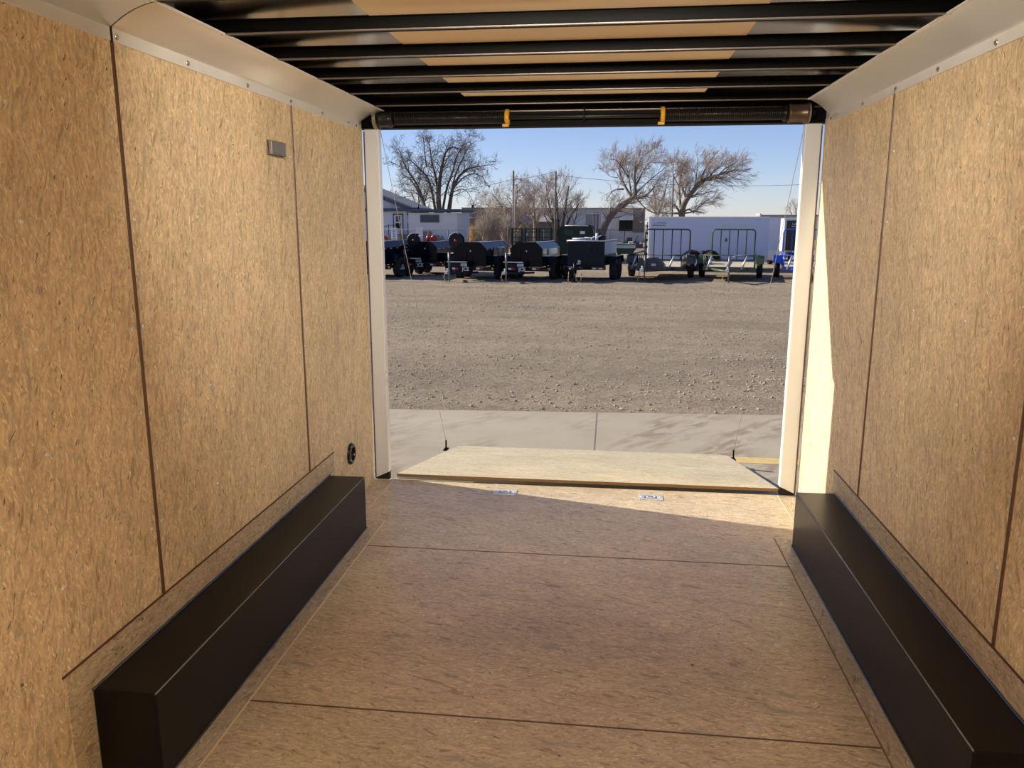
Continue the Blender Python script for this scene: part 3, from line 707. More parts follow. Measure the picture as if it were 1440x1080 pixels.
def tank_trailer(u, label, low=False, reel=True, toolbox_or_sheen=False, extras=False, Yf=26.2):
    """fuel tank trailer: hull with chamfered top edges on a tandem frame, hitch towards the camera"""
    t = empty('tank_trailer', (X_(u, Yf), Yf, ZG), YR); tag(t, label, 'trailer', 'black tank trailers in the row')
    hw, zb, zt = (.54 if not low else .46), .47, (1.25 if not low else 1.20)
    L_ = 2.5
    ch = .20
    def ring(w0, b, tt, c): return [(-w0, b), (w0, b), (w0, tt-c), (w0-c*1.05, tt), (-w0+c*1.25, tt), (-w0, tt-c)]
    body = MB().prism(ring(hw, zb, zt, ch), 'y', 0, L_); body.build('tank_hull', M['tank_black'], t, .012)
    # raised seam along the top and cut-away step on the left front
    box('top_edge_strip', (hw-ch*1.05-.02, .02, zt+.002), (hw-ch*1.05+.01, L_, zt+.016), M['white_paint'], t)
    box('frame_rail', (-hw-.02, -.05, zb-.14), (hw+.30, .03, zb-.02), M['chassis_black'], t, .006)
    box('frame_rail', (hw-.04, .03, zb-.14), (hw+.02, L_, zb-.02), M['chassis_black'], t)
    box('frame_rail', (-hw-.02, .03, zb-.14), (-hw+.04, L_, zb-.02), M['chassis_black'], t)
    # pale panel imitating a reflection in the hull side; clearance lamps
    if toolbox_or_sheen: box('hull_reflection', (hw, .78, zb+.36), (hw+.05, 1.9, zt-ch-.015), M['pale_alu'], t, .006)
    for k, yy in enumerate((.12, .62, 1.15, 1.9)):
        box('clearance_lamp', (hw, yy, zt-ch-.05), (hw+.014, yy+.06, zt-ch-.02), M['tape_white'], t)
        box('clearance_lamp', (hw, yy+.07, zt-ch-.05), (hw+.014, yy+.16, zt-ch-.02), M['tape_red'], t)
    # tandem axles with flat-topped fenders
    ax = (.95, 1.65)
    for s in (-1, 1):
        xw = s*(hw+.17)
        for yy in ax: wheel(t, xw, yy, .36, .22, 'rim_dark', s)
        f = MB(); x0, x1 = sorted((s*(hw+.0), s*(hw+.32)))
        f.prism([(.45, .60), (.62, .79), (2.0, .79), (2.17, .60), (2.17, .57), (1.98, .76), (.64, .76), (.45, .57)], 'x', x0, x1)
        f.build('fender', M['tank_black'], t)
        if s == 1: MB().prism([(.50, .42), (.50, .62), (.66, .78), (.8, .76), (.62, .42)], 'x', hw, hw+.03).build('fender_skirt', M['tank_black'], t)
    box('marker_lamp', (hw+.22, -.054, zb-.10), (hw+.27, -.05, zb-.03), M['amber'], t)
    # front platform, plate and hitch
    box('front_platform', (-hw-.05, -.42, zb+.12), (.02, -.02, zb+.16), M['chassis_black'], t)
    box('platform_edge', (-hw-.12, -.435, zb+.145), (.02, -.42, zb+.175), M['white_paint'], t)
    MB().box((-hw-.02, -.36, zb-.12), (.0, -.30, zb+.12)).build('pump_cabinet', M['chassis_black'], t, .01)
    box('data_plate', (-.20, -.372, zb+.02), (.02, -.362, zb+.12), M['plate_blue'], t)
    tapes(t, -.362, zb-.09, [(-.50, -.40, 'white'), (-.40, -.29, 'red')], .06)
    tapes(t, -.052, zb-.10, [(.22, .34, 'white'), (.34, .45, 'red')], .06)
    text('frame_lettering', 'JCE', .165, M['tape_white'], t, (-.03, -.374, zb-.075), (R(90), 0, 0), .003, .004)
    tg = MB(); tx = -.42
    for s in (-1, 1): tg.tube([(tx+s*.5+.2, -.03, zb-.19), (tx, -.95, zb-.17)], .035, 6)
    tg.build('tongue', M['chassis_black'], t)
    MB().box((tx-.05, -1.15, zb-.20), (tx+.05, -.92, zb-.11)).tube([(tx, -1.0, zb-.12), (tx, -1.0, zb-.02)], .03, 8).build('coupler', M['galvanised'], t, .01)
    jack(t, tx-.02, -.80, .95)
    chain(t, [(tx-.06, -1.0, .36), (tx-.12, -1.02, .16), (tx-.06, -1.0, .05), (tx+.02, -.98, .02)])
    if reel: hose_reel(t, (-hw-.02, .22, zt+.05), .25)
    MB().lathe([(.0001, .004), (.022, .004), (.024, 0)], (-.02, -.0, zb+.50), 'y', 10)
    box('latch_badge', (-.01, -.006, zb+.48), (.03, 0, zb+.52), M['white_paint'], t)
    if extras:
        for xx_ in (-.05, .17): MB().lathe([(.03, -.05), (.11, -.05), (.12, 0), (.11, .05), (.03, .05)], (xx_, .5, zt+.12), 'x' if xx_ < 0 else 'y', 16, closed=True).build('red_pump', M['red_paint'], t)
        MB().lathe([(.07, 0), (.085, .0), (.085, .20), (.07, .22), (0, .22)], (-.28, .3, zt), 'z', 14).build('filter_canister', M['white_paint'], t)
        MB().tube([(-.18, .2, zb+.2), (-.18, .2, zt+.1)], .012, 6).build('vent_pipe', M['white_paint'], t)
    return t
tank_trailer(517, 'black tank trailer at the left end of the row, half hidden by the jamb', reel=False, Yf=26.6)
tank_trailer(597, 'lower black tank trailer with red pumps and white canister on top, second in the row', low=True, extras=True, Yf=28.4)
tank_trailer(661, 'black tank trailer in front of the bare bush, third in the row', toolbox_or_sheen=False)
tank_trailer(740, 'black tank trailer left of the boxy charcoal one, fourth in the row', reel=False, toolbox_or_sheen=True)
# bucket stands in for a reflection on the third trailer's side
t3 = [o for o in C.objects if o.name.startswith('tank_trailer') and 'bush' in o.get('label', '')][0]
bp_ = t3.matrix_basis @ Vector((.70, 1.25, .78))
tb = Matrix.Translation(t3.location) @ Matrix.Rotation(YR, 4, 'Z') @ Vector((.72, 1.05, .792))
tag(MB().lathe([(.0, 0), (.10, 0), (.13, .27), (.138, .27), (.138, .285), (.12, .285), (.095, .012), (0, .012)], tb, 'z', 20).build('reflection_bucket', M['white_paint']), 'white bucket imitating a reflection on the black tank trailer before the bush', 'reflection_bucket')

# boxy fuel trailer
Yf = 26.4
t = empty('fuel_box_trailer', (X_(824, Yf), Yf, ZG), YR); tag(t, 'charcoal box-shaped fuel trailer with pump on its white-edged top', 'trailer')
hw, zb, zt, L_ = .615, .50, 1.30, 2.3
MB().box((-hw, 0, zb), (hw, L_, zt)).build('tank_box', M['charcoal'], t, .008)
MB().box((hw, .02, .86), (hw+.012, L_-.02, zt-.03)).build('side_reflection', M['reflection_grey'], t, .004)  # pale sheet draws the bright reflection on this side of the box
box('front_seam', (-.005+.1, -.005, zb+.4), (.005+.1, 0, zt-.05), M['gun_grey'], t)
m = MB()
for a, b in (((-hw-.01, -.01), (hw+.01, -.01)), ((hw+.01, -.01), (hw+.01, L_)), ((-hw-.01, -.01), (-hw-.01, L_))): m.tube([(a[0], a[1], zt+.012), (b[0], b[1], zt+.012)], .020, 6)
m.build('white_top_edge', M['white_paint'], t)
m = MB()
for a, b in (((-hw+.1, .3), (.1, .3)), ((-hw+.1, .3), (-hw+.1, 2.1)), ((-hw+.1, 2.1), (.1, 2.1))): m.tube([(a[0], a[1], zt+.07), (b[0], b[1], zt+.07)], .018, 6)
for xx_ in (-.5, -.3, -.1, .1): m.tube([(xx_, .3, zt), (xx_, .3, zt+.07)], .014, 6)
m.build('top_rack', M['white_paint'], t)
MB().tube([(.31+.10*math.cos(a*math.pi/10)-.1, .35, zt+.01+.12*math.sin(a*math.pi/10)) for a in range(11)], .02, 8).build('filler_hoop', M['plate_blue'], t)
MB().box((.42, .30, zt), (.58, .55, zt+.16)).lathe([(.0, 0), (.06, 0), (.06, .26), (0, .26)], (.36, .4, zt), 'z', 12).build('pump', M['chassis_black'], t, .01)
MB().lathe([(.0, 0), (.045, 0), (.045, .24), (0, .25)], (.30, .30, zt), 'z', 12).tube([(.30, .28, zt+.1), (.45, .25, zt+.18)], .02, 6).build('pump_filter', M['white_paint'], t)
o_ = MB(); o_.tube([(.36+.13*math.cos(R(a)), -.012, 1.10+.16*math.sin(R(a))) for a in range(-30, 215, 15)], .018, 8); o_.tube([(.36+.24*math.cos(R(a)), -.016, 1.05+.17*math.sin(R(a))) for a in range(180, 361, 12)], .026, 8)
o_.tube([(.36, -.012, 1.27), (.36, -.012, .96)], .014, 6); o_.build('hanging_hose', M['tyre'], t)
box('frame_rail', (-hw-.14, -.05, zb-.13), (hw+.05, .05, zb), M['chassis_black'], t, .006)
tapes(t, -.052, zb-.11, [(-.59, -.52, 'white'), (-.52, -.50, 'red'), (-.50, -.44, 'white'), (-.44, -.41, 'red'), (-.41, -.36, 'white')], .08)
tapes(t, -.052, zb-.10, [(-.20+i*.11, -.09+i*.11, ('white', 'red')[i % 2]) for i in range(8)])
for z_ in (.62, .55): box('sticker', (-.26, -.006, z_), (-.17, 0, z_+.055), M['tape_white'], t)
for s in (-1, 1):
    for yy in (.85, 1.55): wheel(t, s*(hw+.18), yy, .36, .22, 'rim_dark', s)
    x0, x1 = sorted((s*hw, s*(hw+.32)))
    MB().prism([(.35, .58), (.52, .80), (1.90, .80), (2.05, .58), (2.05, .55), (1.88, .77), (.54, .77), (.35, .55)], 'x', x0, x1).build('fender', M['tank_black'], t)
MB().tube([(-.65, 0, zb-.07), (-.23, -1.0, zb-.07)], .04, 6).tube([(.2, 0, zb-.07), (-.23, -1.0, zb-.07)], .04, 6).build('tongue', M['chassis_black'], t)
jack(t, -.21, -.75, .62, 'chassis_black')
chain(t, [(-.34, -.95, .36), (-.35, -.97, .02)]); chain(t, [(-.14, -.95, .30), (-.08, -.96, .10), (0, -.97, .04), (.06, -.95, .12), (.06, -.9, .3)])

# open utility trailers with tall rear gates
def utility_trailer(u, label, frame, hw, Yf, gate_dx=0, slats=True, toolbox_or_sheen=False, L_=3.6, gate_h=1.15, tongue_dx=0, braces=True):
    t = empty('utility_trailer', (X_(u, Yf), Yf, ZG), YR); tag(t, label, 'trailer', 'open utility trailers in the row')
    zd, zr = .47, .84
    box('deck', (-hw, 0, zd-.04), (hw, L_, zd), M['deck_wood'], t)
    m = MB(); m.box((-hw-.03, -.04, zd-.12), (hw+.03, .03, zd-.0)).box((-hw-.03, L_, zd-.12), (hw+.03, L_+.04, zd))
    for s in (-1, 1): m.box((s*hw-.03, 0, zd-.12), (s*hw+.03, L_, zd))
    m.build('frame', M[frame], t)
    m = MB(); m.tube([(hw, L_, zr), (hw, 0, zr), (-hw, 0, zr), (-hw, L_, zr)], .028, 8)
    for s in (-1, 1):
        n = 7 if slats else 4
        for i in range(n+1): m.tube([(s*hw, i*L_/n, zd), (s*hw, i*L_/n, zr)], .02, 6)
    m.build('top_rail', M[frame], t)
    if braces:
        for s in (-1, 1): MB().tube([(s*(hw-.24), -.03, zr-.02), (s*(hw-.10 if s < 0 else hw-.42), -.04, zd-.10)], .035, 6).build('ramp_brace', M['pale_alu'], t)
    g_ = MB(); gw, rr = hw-.04, .12; zg = zd+.02
    pts = [(-gw, L_+.06, zg)]+[(-gw+rr-rr*math.cos(R(a)), L_+.06, zg+gate_h-rr+rr*math.sin(R(a))) for a in range(0, 91, 18)]+[(gw-rr+rr*math.sin(R(a)), L_+.06, zg+gate_h-rr+rr*math.cos(R(a))) for a in range(0, 91, 18)]+[(gw, L_+.06, zg)]
    g_.tube(pts, .026, 8); g_.tube([(-gw, L_+.06, zg+.03), (gw, L_+.06, zg+.03)], .024, 8)
    for i in range(1, 5 if slats else 5): g_.tube([(-gw+2*gw*i/5, L_+.06, zg), (-gw+2*gw*i/5, L_+.06, zg+gate_h-.01)], .020, 6)
    g_.build('rear_gate', M[frame], t)
    for s in (-1, 1):
        wheel(t, s*(hw+.17), L_*.52, .33, .20, 'rim_dark', s)
        x0, x1 = sorted((s*(hw+.04), s*(hw+.30))); c = L_*.52
        MB().prism([(c-.46, .50), (c-.34, .78), (c+.34, .78), (c+.46, .50), (c+.43, .50), (c+.32, .75), (c-.32, .75), (c-.43, .50)], 'x', x0, x1).prism([(c-.46, .50), (c-.34, .78), (c+.34, .78), (c+.46, .50)], 'x', x0 if s < 0 else x1-.01, x0+.01 if s < 0 else x1).build('fender', M[frame], t)
    m = MB(); tx = tongue_dx
    for s in (-1, 1): m.tube([(s*hw*.75, 0, zd-.08), (tx, -1.15, zd-.08)], .045, 6)
    m.build('tongue', M[frame], t)
    MB().box((tx-.05, -1.38, zd-.10), (tx+.05, -1.1, zd+.0)).tube([(tx, -1.2, zd-.02), (tx, -1.2, zd+.08)], .03, 8).build('coupler', M['galvanised'], t, .01)
    jack(t, tx+.03, -.85, .86)
    chain(t, [(tx-.10, -1.0, .36), (tx-.16, -1.04, .05)])
    if toolbox_or_sheen:
        MB().prism([(-.52, zd-.05), (-.40, zd+.24), (.10, zd+.30), (.34, zd+.10), (.40, zd-.05)], 'y', -.75, -.25).build('tongue_toolbox', M['gun_grey'], t, .015)
        box('toolbox_label', (-.02, -.758, zd+.06), (.12, -.75, zd+.13), M['plate_blue'], t)
    return t
utility_trailer(922, 'dark grey open utility trailer with tall rear gate, in front of the white trailer', 'gun_grey', .86, 26.9, toolbox_or_sheen=True, tongue_dx=-.25)
utility_trailer(1027, 'olive green open utility trailer with tall rear gate', 'olive', .80, 26.9, slats=False)
utility_trailer(1141, 'bright blue utility trailer partly hidden by the right jamb', 'blue_paint', .80, 27.2, slats=False)

# long white enclosed trailer, side on
Yw = 32.5
xa, xb = X_(913, Yw), X_(1101, Yw)
t = empty('enclosed_trailer', ((xa+xb)/2, Yw, ZG)); tag(t, 'long white enclosed cargo trailer standing side-on behind the utility trailers', 'trailer')
h2 = (xb-xa)/2; zb, zt = .39, 2.10
MB().prism([(-h2, 0), (h2-.55, 0), (h2, .62), (h2, 1.7), (h2-.55, 2.3), (-h2, 2.3)], 'z', zb, zt).build('box_body', M['trailer_white_shaded'], t, .03)
box('top_trim', (-h2-.02, -.014, zt-.045), (h2-.55, .06, zt+.012), M['white_paint'], t)
box('bottom_trim', (-h2, -.012, zb-.02), (h2-.55, 0, zb+.05), M['jamb_metal'], t)
box('rear_corner_trim', (-h2-.03, -.02, zb-.02), (-h2+.05, .05, zt), M['white_paint'], t)
box('stone_guard', (h2-.70, -.014, zb), (h2-.55, -.001, zb+.42), M['galvanised'], t)
MB().prism([(h2-.55, -.012), (h2+.008, .616), (h2+.02, .63), (h2-.54, -.014)], 'z', zb, zb+.42).build('stone_guard', M['galvanised'], t)
dx = X_(1032, Yw)-(xa+xb)/2
m = MB(); 
for a, b, c, d in ((dx-.42, dx-.39, zb+.1, zt-.30), (dx+.39, dx+.42, zb+.1, zt-.30), (dx-.42, dx+.42, zt-.33, zt-.30)): m.box((a, -.014, c), (b, 0, d))
fdoor = m.build('side_door_frame', M['pale_alu'], t)
box('door_handle', (dx-.33, -.03, 1.15), (dx-.27, -.0, 1.28), M['olive_dark'], fdoor)
for u in (917, 932, 950, 978, 990, 1010, 1084): 
    xx_ = X_(u, Yw)-(xa+xb)/2; zz = zb+.01 if u not in (978, 990) else zb+.36
    box('reflective_tape', (xx_-.10, -.017, zz), (xx_+.10, -.012, zz+.045), M['tape_red'], t)
for u in (974, 999):
    xx_ = X_(u, Yw)-(xa+xb)/2
    wheel(t, xx_, 0, .1) if False else None
    w_ = MB().lathe([(.20, -.09), (.30, -.10), (.345, -.09), (.36, -.05), (.36, .05), (.345, .09), (.30, .10), (.20, .09)], (xx_, -.06, .36), 'y', 28, closed=True).build('tyre', M['tyre'], t)
    MB().lathe([(0, -.06), (.06, -.07), (.08, -.03), (.16, -.02), (.20, -.08), (.215, -.085), (.215, .05), (0, .05)], (xx_, -.06, .36), 'y', 20).build('rim', M['rim_white'], w_)
ctr = [X_(u, Yw)-(xa+xb)/2 for u in (974, 999)]
pts = [(ctr[0]+.44*math.cos(R(a)), .40+.42*math.sin(R(a))) for a in range(180, 45, -12)]+[((ctr[0]+ctr[1])/2, .62)]+[(ctr[1]+.44*math.cos(R(a)), .40+.42*math.sin(R(a))) for a in range(132, -1, -12)]
MB().prism([(ctr[0]-.44, .30)]+pts+[(ctr[1]+.44, .30)], 'y', -.016, .10).build('wheel_arch', M['opening_dark'], t)
# dark swoosh and small dark lettering bar near the upper left corner
MB().tube([(-h2+.12, -.012, zt-.27), (-h2+.40, -.012, zt-.225), (-h2+.62, -.012, zt-.24), (-h2+.64, -.012, zt-.27)], [.004, .01, .012, .004], 6).build('swoosh_mark', M['chassis_black'], t)
m = MB()
for i in range(9): m.box((-h2+.10+i*.058, -.006, zt-.345), (-h2+.145+i*.058, 0, zt-.315+.008*(i % 2)))
m.build('small_lettering', M['chassis_black'], t)
m = MB()
for i in range(6): m.box((-h2-.12, .1, .35+i*.27), (-h2-.05, .25, .43+i*.27))
m.tube([(-h2-.08, .2, .02), (-h2-.08, .2, 1.9)], .02, 6); m.build('door_hardware', M['chassis_black'], t)
m = MB().tube([(h2-.3, .9, zb-.05), (h2+1.0, 1.15, zb-.05)], .05, 6).tube([(h2-.3, 1.5, zb-.05), (h2+1.0, 1.2, zb-.05)], .05, 6); m.build('tongue', M['chassis_black'], t)
jack(t, h2+.75, 1.17, .75, 'white_paint')

# second white enclosed trailer with black door, further right
Yb = 35.5
xa, xb = X_(1103, Yb), X_(1128, Yb)
t = empty('enclosed_trailer', ((xa+xb)/2, Yb, ZG)); tag(t, 'white enclosed trailer with a tall black end panel at the right jamb', 'trailer')
h2 = (xb-xa)/2+.05
zt2 = Z_(307, Yb)-ZG; zb2 = Z_(353, Yb)-ZG
box('box_body', (-h2, 0, zb2), (h2+.12, 5.0, zt2), M['white_paint'], t, .03)
box('black_end_panel', (-h2+.10, -.02, zb2+.06), (h2-.10, 0, zt2-.09), M['black_gloss'], t)
tx_ = text('end_panel_lettering', 'LARK', .16, M['tape_white'], t, (.10, -.024, zt2-.24), (R(90), 0, 0), .002, .002)
box('lettering_underline', (-.12, -.024, zt2-.35), (.32, -.021, zt2-.335), M['tape_white'], t)
for s in (-1, 1): wheel(t, s*(h2-.0), 2.6, .34, .2, 'rim_white', s)
MB().box((-.3, -.6, zb2-.1), (.3, 0, zb2-.02)).tube([(0, -.5, 0), (0, -.5, zb2)], .04, 8).build('tongue', M['chassis_black'], t)

# green stock trailer behind the row
Yg = 38.0
t = empty('stock_trailer', (X_(809, Yg), Yg, ZG)); tag(t, 'dark green livestock trailer with rounded roof and small red sign', 'trailer')
hw = .78; zt = Z_(318, Yg)-ZG
pr = [(-hw, .45), (hw, .45), (hw, zt-.22), (hw-.10, zt-.05), (hw-.3, zt), (-hw+.3, zt), (-hw+.10, zt-.05), (-hw, zt-.22)]
MB().prism(pr, 'y', .35, 4.2).prism([(x*.94, z-.02 if z > 1 else z) for x, z in pr], 'y', 0, .36).build('stock_body', M['stock_green'], t, .05)
for x0, x1, mm in ((-.52, -.10, 'black_gloss'), (.16, .46, 'plate_blue')): box('front_opening', (x0, -.012, zt-.42), (x1, 0, zt-.18), M['black_gloss'], t)
box('pale_window_panel', (.22, -.02, zt-.36), (.44, -.012, zt-.24), M['pale_alu'], t)
sg = box('red_sign', (-.42, -.02, zt-.78), (-.16, -.0, zt-.62), M['red_paint'], t)
m = MB(); 
for i in range(5): m.box((-.40+i*.045, -.024, zt-.72), (-.37+i*.045, -.02, zt-.67))
m.build('sign_marks', M['tape_white'], sg)
box('small_red_sign', (.30, -.02, zt-.82), (.54, -.0, zt-.74), M['red_paint'], t)
MB().tube([(-.5, -.02, zt+.02), (.6, -.02, zt+.02)], .025, 8).build('roof_edge', M['pale_green'], t)
for s in (-1, 1):
    for yy in (1.7, 2.5): wheel(t, s*(hw+.10), yy, .34, .2, 'rim_dark', s)
# green corral panels
for i, (u0, u1, lab) in enumerate(((720.5, 734, 'leftmost'), (739, 754.5, 'middle'), (758.5, 775, 'rightmost'))):
    Yp = 37.0
    xa, xb = X_(u0, Yp), X_(u1, Yp); m = MB(); zt = Z_(321, Yp)
    for x in (xa, xb): m.box((x-.045, Yp-.03, ZG), (x+.045, Yp+.03, zt))
    for k, z in enumerate((zt-.03, zt-.17, zt-.42, zt-.62, zt-.82, zt-1.05, ZG+.15)): m.box((xa, Yp-.02, z-.018), (xb, Yp+.02, z+.018))
    m.box((xa+.12, Yp-.02, ZG+.1), (xa+.15, Yp+.02, zt-.16))
    tag(m.build('corral_panel', M['stock_green']), lab+' of the three dark green corral panels behind the tank trailers', 'gate', 'dark green corral panels')
# panels are tied together by a base rail so that they stand
# small pale green flat trailer
Yo = 41.5
t = empty('small_flat_trailer', (X_(880, Yo), Yo, ZG)); tag(t, 'small low pale green trailer in the gap left of the white trailer', 'trailer')
xw = X_(894, Yo)-X_(880, Yo)
MB().prism([(-xw, Z_(349, Yo)-ZG), (-xw+.08, Z_(357, Yo)-ZG), (xw-.15, Z_(357, Yo)-ZG), (xw+.05, Z_(349, Yo)-ZG)], 'y', 0, 2.2).build('hull', M['olive_dark'], t)
MB().prism([(-xw, Z_(344.5, Yo)-ZG), (-xw, Z_(349, Yo)-ZG), (xw-.0, Z_(349, Yo)-ZG), (xw, Z_(344.5, Yo)-ZG)], 'y', -.02, 2.2).build('pale_side', M['pale_green'], t)
box('dark_rim', (-xw-.05, -.04, Z_(344.5, Yo)-ZG), (xw+.05, 2.25, Z_(343.5, Yo)-ZG), M['olive_dark'], t)
box('small_box', (xw*.3, .3, Z_(343.5, Yo)-ZG), (xw*.75, .8, Z_(340, Yo)-ZG), M['pale_green'], t)
for s in (-1, 1): wheel(t, s*(xw-.18), 1.0, .30, .18, 'rim_dark', s)

# white equipment trailer with two upright ladder ramps
Ye = 40.0
t = empty('equipment_trailer', (X_(575, Ye), Ye, ZG)); tag(t, 'white flat equipment trailer with two upright slotted loading ramps', 'trailer')
zb = Z_(346, Ye)-ZG; zt = Z_(343, Ye)-ZG
x0, x1 = X_(548, Ye)-X_(575, Ye), X_(604, Ye)-X_(575, Ye)
MB().box((x0, 0, .62), (x1, 3.5, .80)).build('deck_frame', M['white_paint'], t, .02)
MB().tube([(x0+.6, .0, .72), (x0+2.2, -.9, .66)], .05, 6).tube([(x1, .0, .72), (x0+2.2, -.9, .66)], .05, 6).build('tongue', M['white_paint'], t)
for s, xx_ in ((-1, x0+.1), (1, x1-.1)): wheel(t, xx_, 2.2, .36, .22, 'rim_dark', s)
for (u0, u1) in ((550.5, 558.5), (586, 594.5)):
    a, b = X_(u0, Ye)-X_(575, Ye), X_(u1, Ye)-X_(575, Ye); z0, z1 = .80, Z_(320.5, Ye)-ZG
    m = MB(); m.box((a, -.03, z0), (a+.05, .05, z1)).box((b-.05, -.03, z0), (b, .05, z1))
    for k in range(9):
        z = z0+(z1-z0)*(k+.5)/9; m.box((a, -.02, z-.024), (b, .03, z+.024))
    m.box((a, .045, z0), (a+.02, .05, z1)).build('loading_ramp', M['white_paint'], t)
Yq = 33
m = MB().lathe([(.03, -.05), (.15, -.06), (.16, 0), (.15, .06), (.03, .05)], (X_(541, Yq), Yq, Z_(338, Yq)), 'y', 18, closed=True)
m.lathe([(.0, 0), (.05, 0), (.05, Z_(338, Yq)-ZG-.1), (0, Z_(338, Yq)-ZG-.1)], (X_(541, Yq), Yq, ZG), 'z', 10)
tag(m.build('red_reel_stand', M['red_paint']), 'small red reel on a post at the far left behind the first tank trailer', 'reel')

# ================================================================== FENCE, POLES, WIRES
Yn = 55.0
mat('fence_metal', (.055, .055, .06), .6)
t = empty('chain_link_fence', (X_(700, Yn), Yn, ZG)); tag(t, 'chain link fence with thin posts running across behind the trailers', 'fence')
ox = X_(700, Yn); fa, fb = X_(500, Yn)-ox, X_(1150, Yn)-ox; zt = Z_(323, Yn)-ZG
m = MB().tube([(fa, 0, zt), (fb, 0, zt)], .018, 6); m.build('top_rail', M['fence_metal'], t)
x = X_(658.5, Yn)-ox-3*2.3*2
px_ = fa
us = [540, 567, 602.5, 630, 658.5, 680, 714, 740, 765, 800, 838, 857, 878, 910, 945, 980, 1015, 1050, 1085, 1120]
for u in us:
    xx_ = X_(u, Yn)-ox; MB().tube([(xx_, .03, 0), (xx_, .03, zt+.05)], .028, 6).build('fence_post', M['fence_metal'], t)
m = MB(); n = int((fb-fa)/.16); r_ = .0028
for i in range(-8, n+8):
    for s in (1, -1):
        a = fa+i*.16; b = a+s*zt*.9
        za, zb_ = .05, zt
        if a < fa-.0 or a > fb: continue
        m.add([(a-r_, 0, za), (a+r_, 0, za), (b+r_, 0, zb_), (b-r_, 0, zb_), (a-r_, .005, za), (a+r_, .005, za), (b+r_, .005, zb_), (b-r_, .005, zb_)], [(0, 1, 2, 3), (4, 7, 6, 5), (0, 3, 7, 4), (1, 5, 6, 2)])
m.build('mesh', M['fence_metal'], t)
mat('pole_wood', (.17, .13, .11), .85, var=.2, vscale=3)
mat('pole_grey', (.34, .31, .30), .7)
Yp = 57.0
def pole(u, vtop, lab, r=.10, arm=None, Y=Yp, second=None):
    x = X_(u, Y); zt = Z_(vtop, Y)-ZG
    t = empty('utility_pole', (x, Y, ZG)); tag(t, lab, 'pole', 'wooden utility poles')
    MB().tube([(0, 0, 0), (0, 0, zt)], [r*.68, r*.5], 10).build('pole_shaft', M['pole_wood'], t)
    if second: MB().tube([(second, -.1, 0), (second, -.1, zt*.78)], [r*.42, r*.35], 8).build('metal_conduit', M['pole_grey'], t)
    if arm: MB().tube([(0, 0, zt-.7), (arm*.4, 0, zt-.55), (arm, 0, zt-.6)], .03, 6).lathe([(.02, 0), (.09, .02), (.05, .12)], (arm, 0, zt-.68), 'z', 10).build('lamp_arm', M['pole_grey'], t)
    return t
pole(722, 239, 'wooden utility pole with a small lamp arm left of the green corral panels', .13, arm=.52, second=.10)
pole(780.5, 240, 'bare wooden utility pole rising out of the middle tree', .12)
pole(943.5, 248, 'wooden utility pole in front of the tree behind the white trailer', .10)
mat('wire', (.10, .10, .11), .5)
def wire(pts, lab, Y=Yp, sag=.4, r=.012):
    P = []
    for i in range(len(pts)-1):
        a, b = at(*pts[i], Y), at(*pts[i+1], Y)
        for k in range(8): q = a.lerp(b, k/8); P.append(q+Vector((0, 0, -sag*4*(k/8)*(1-k/8)*min(1, (b-a).length/12))))
    P.append(at(*pts[-1], Y)); tag(MB().tube(P, r, 5).build('overhead_wire', M['wire']), lab, 'wire', 'overhead wires')
wire([(780.5, 246), (1160, 258)], 'long overhead wire running right from the middle pole to the jamb')
wire([(722, 252), (780.5, 241)], 'overhead wire between the two middle poles')
wire([(722, 252), (500, 279)], 'overhead wire running left from the lamp pole over the house')
# distant pole with crossarm
Yd = 110.0
t = empty('utility_pole', (X_(570.5, Yd), Yd, ZG)); tag(t, 'distant utility pole with crossarm behind the house gable', 'pole', 'wooden utility poles')
zt = Z_(275, Yd)-ZG; MB().tube([(0, 0, 0), (0, 0, zt)], .13, 8).build('pole_shaft', M['pole_grey'], t)
box('crossarm', (-.7, -.06, zt-.5), (.7, .06, zt-.32), M['pole_grey'], t)

# ================================================================== BUILDINGS
mat('siding_white', (.70, .72, .78), .7, var=.04)
mat('trim_blue', (.065, .095, .145), .6)
mat('roof_grey', (.30, .29, .28), .85, var=.1)
mat('window_glass', (.07, .08, .10), .25, spec=.35)
mat('board_tan', (.26, .225, .18), .85, var=.15)
mat('brown_wall', (.23, .19, .165), .85, var=.1)
mat('pale_steel', (.60, .59, .57), .5, metal=.1, var=.06)
mat('lean_roof', (.36, .33, .34), .7)
Yh = 66.0
hx = X_(600, Yh)
t = empty('house', (hx, Yh, ZG)); tag(t, 'white one-storey house with blue fascia, gable at left and flat annex', 'house')
U = lambda u: X_(u, Yh)-hx
V = lambda v: Z_(v, Yh)-ZG
MB().box((U(480), .4, 0), (U(577), 6, V(297))).box((U(575), 0, 0), (U(643), 6, V(299))).build('walls', M['siding_white'], t)
m = MB()
for k in range(12): z = V(299)*(k+1)/13; m.box((U(575), -.014, z), (U(643), 0, z+.02))
m.build('siding_laps', M['siding_white'], t)
rf = MB().box((U(577)-.2, -.35, V(297.5)), (U(648), 6.2, V(293.8))).build('annex_roof', M['trim_blue'], t)
MB().box((U(480), -.1, V(297)), (U(578), 6, V(292.5))).build('fascia_board', M['trim_blue'], t)
pk = U(503); 
gv = [(U(428), V(292.5)), (U(578), V(292.5)), (pk, V(261))]
MB().prism([(x, z) for x, z in gv], 'y', .45, 6.0).build('gable_wall', M['siding_white'], t)
m = MB(); a, b = (pk, V(259)), (U(581), V(293))
d = Vector((b[0]-a[0], b[1]-a[1])); nrm = Vector((-d.y, d.x)).normalized()
m.prism([a, b, (b[0]+nrm.x*.12, b[1]+nrm.y*.12), (a[0]+nrm.x*.12, a[1]+nrm.y*.12)], 'y', .1, 7.2)
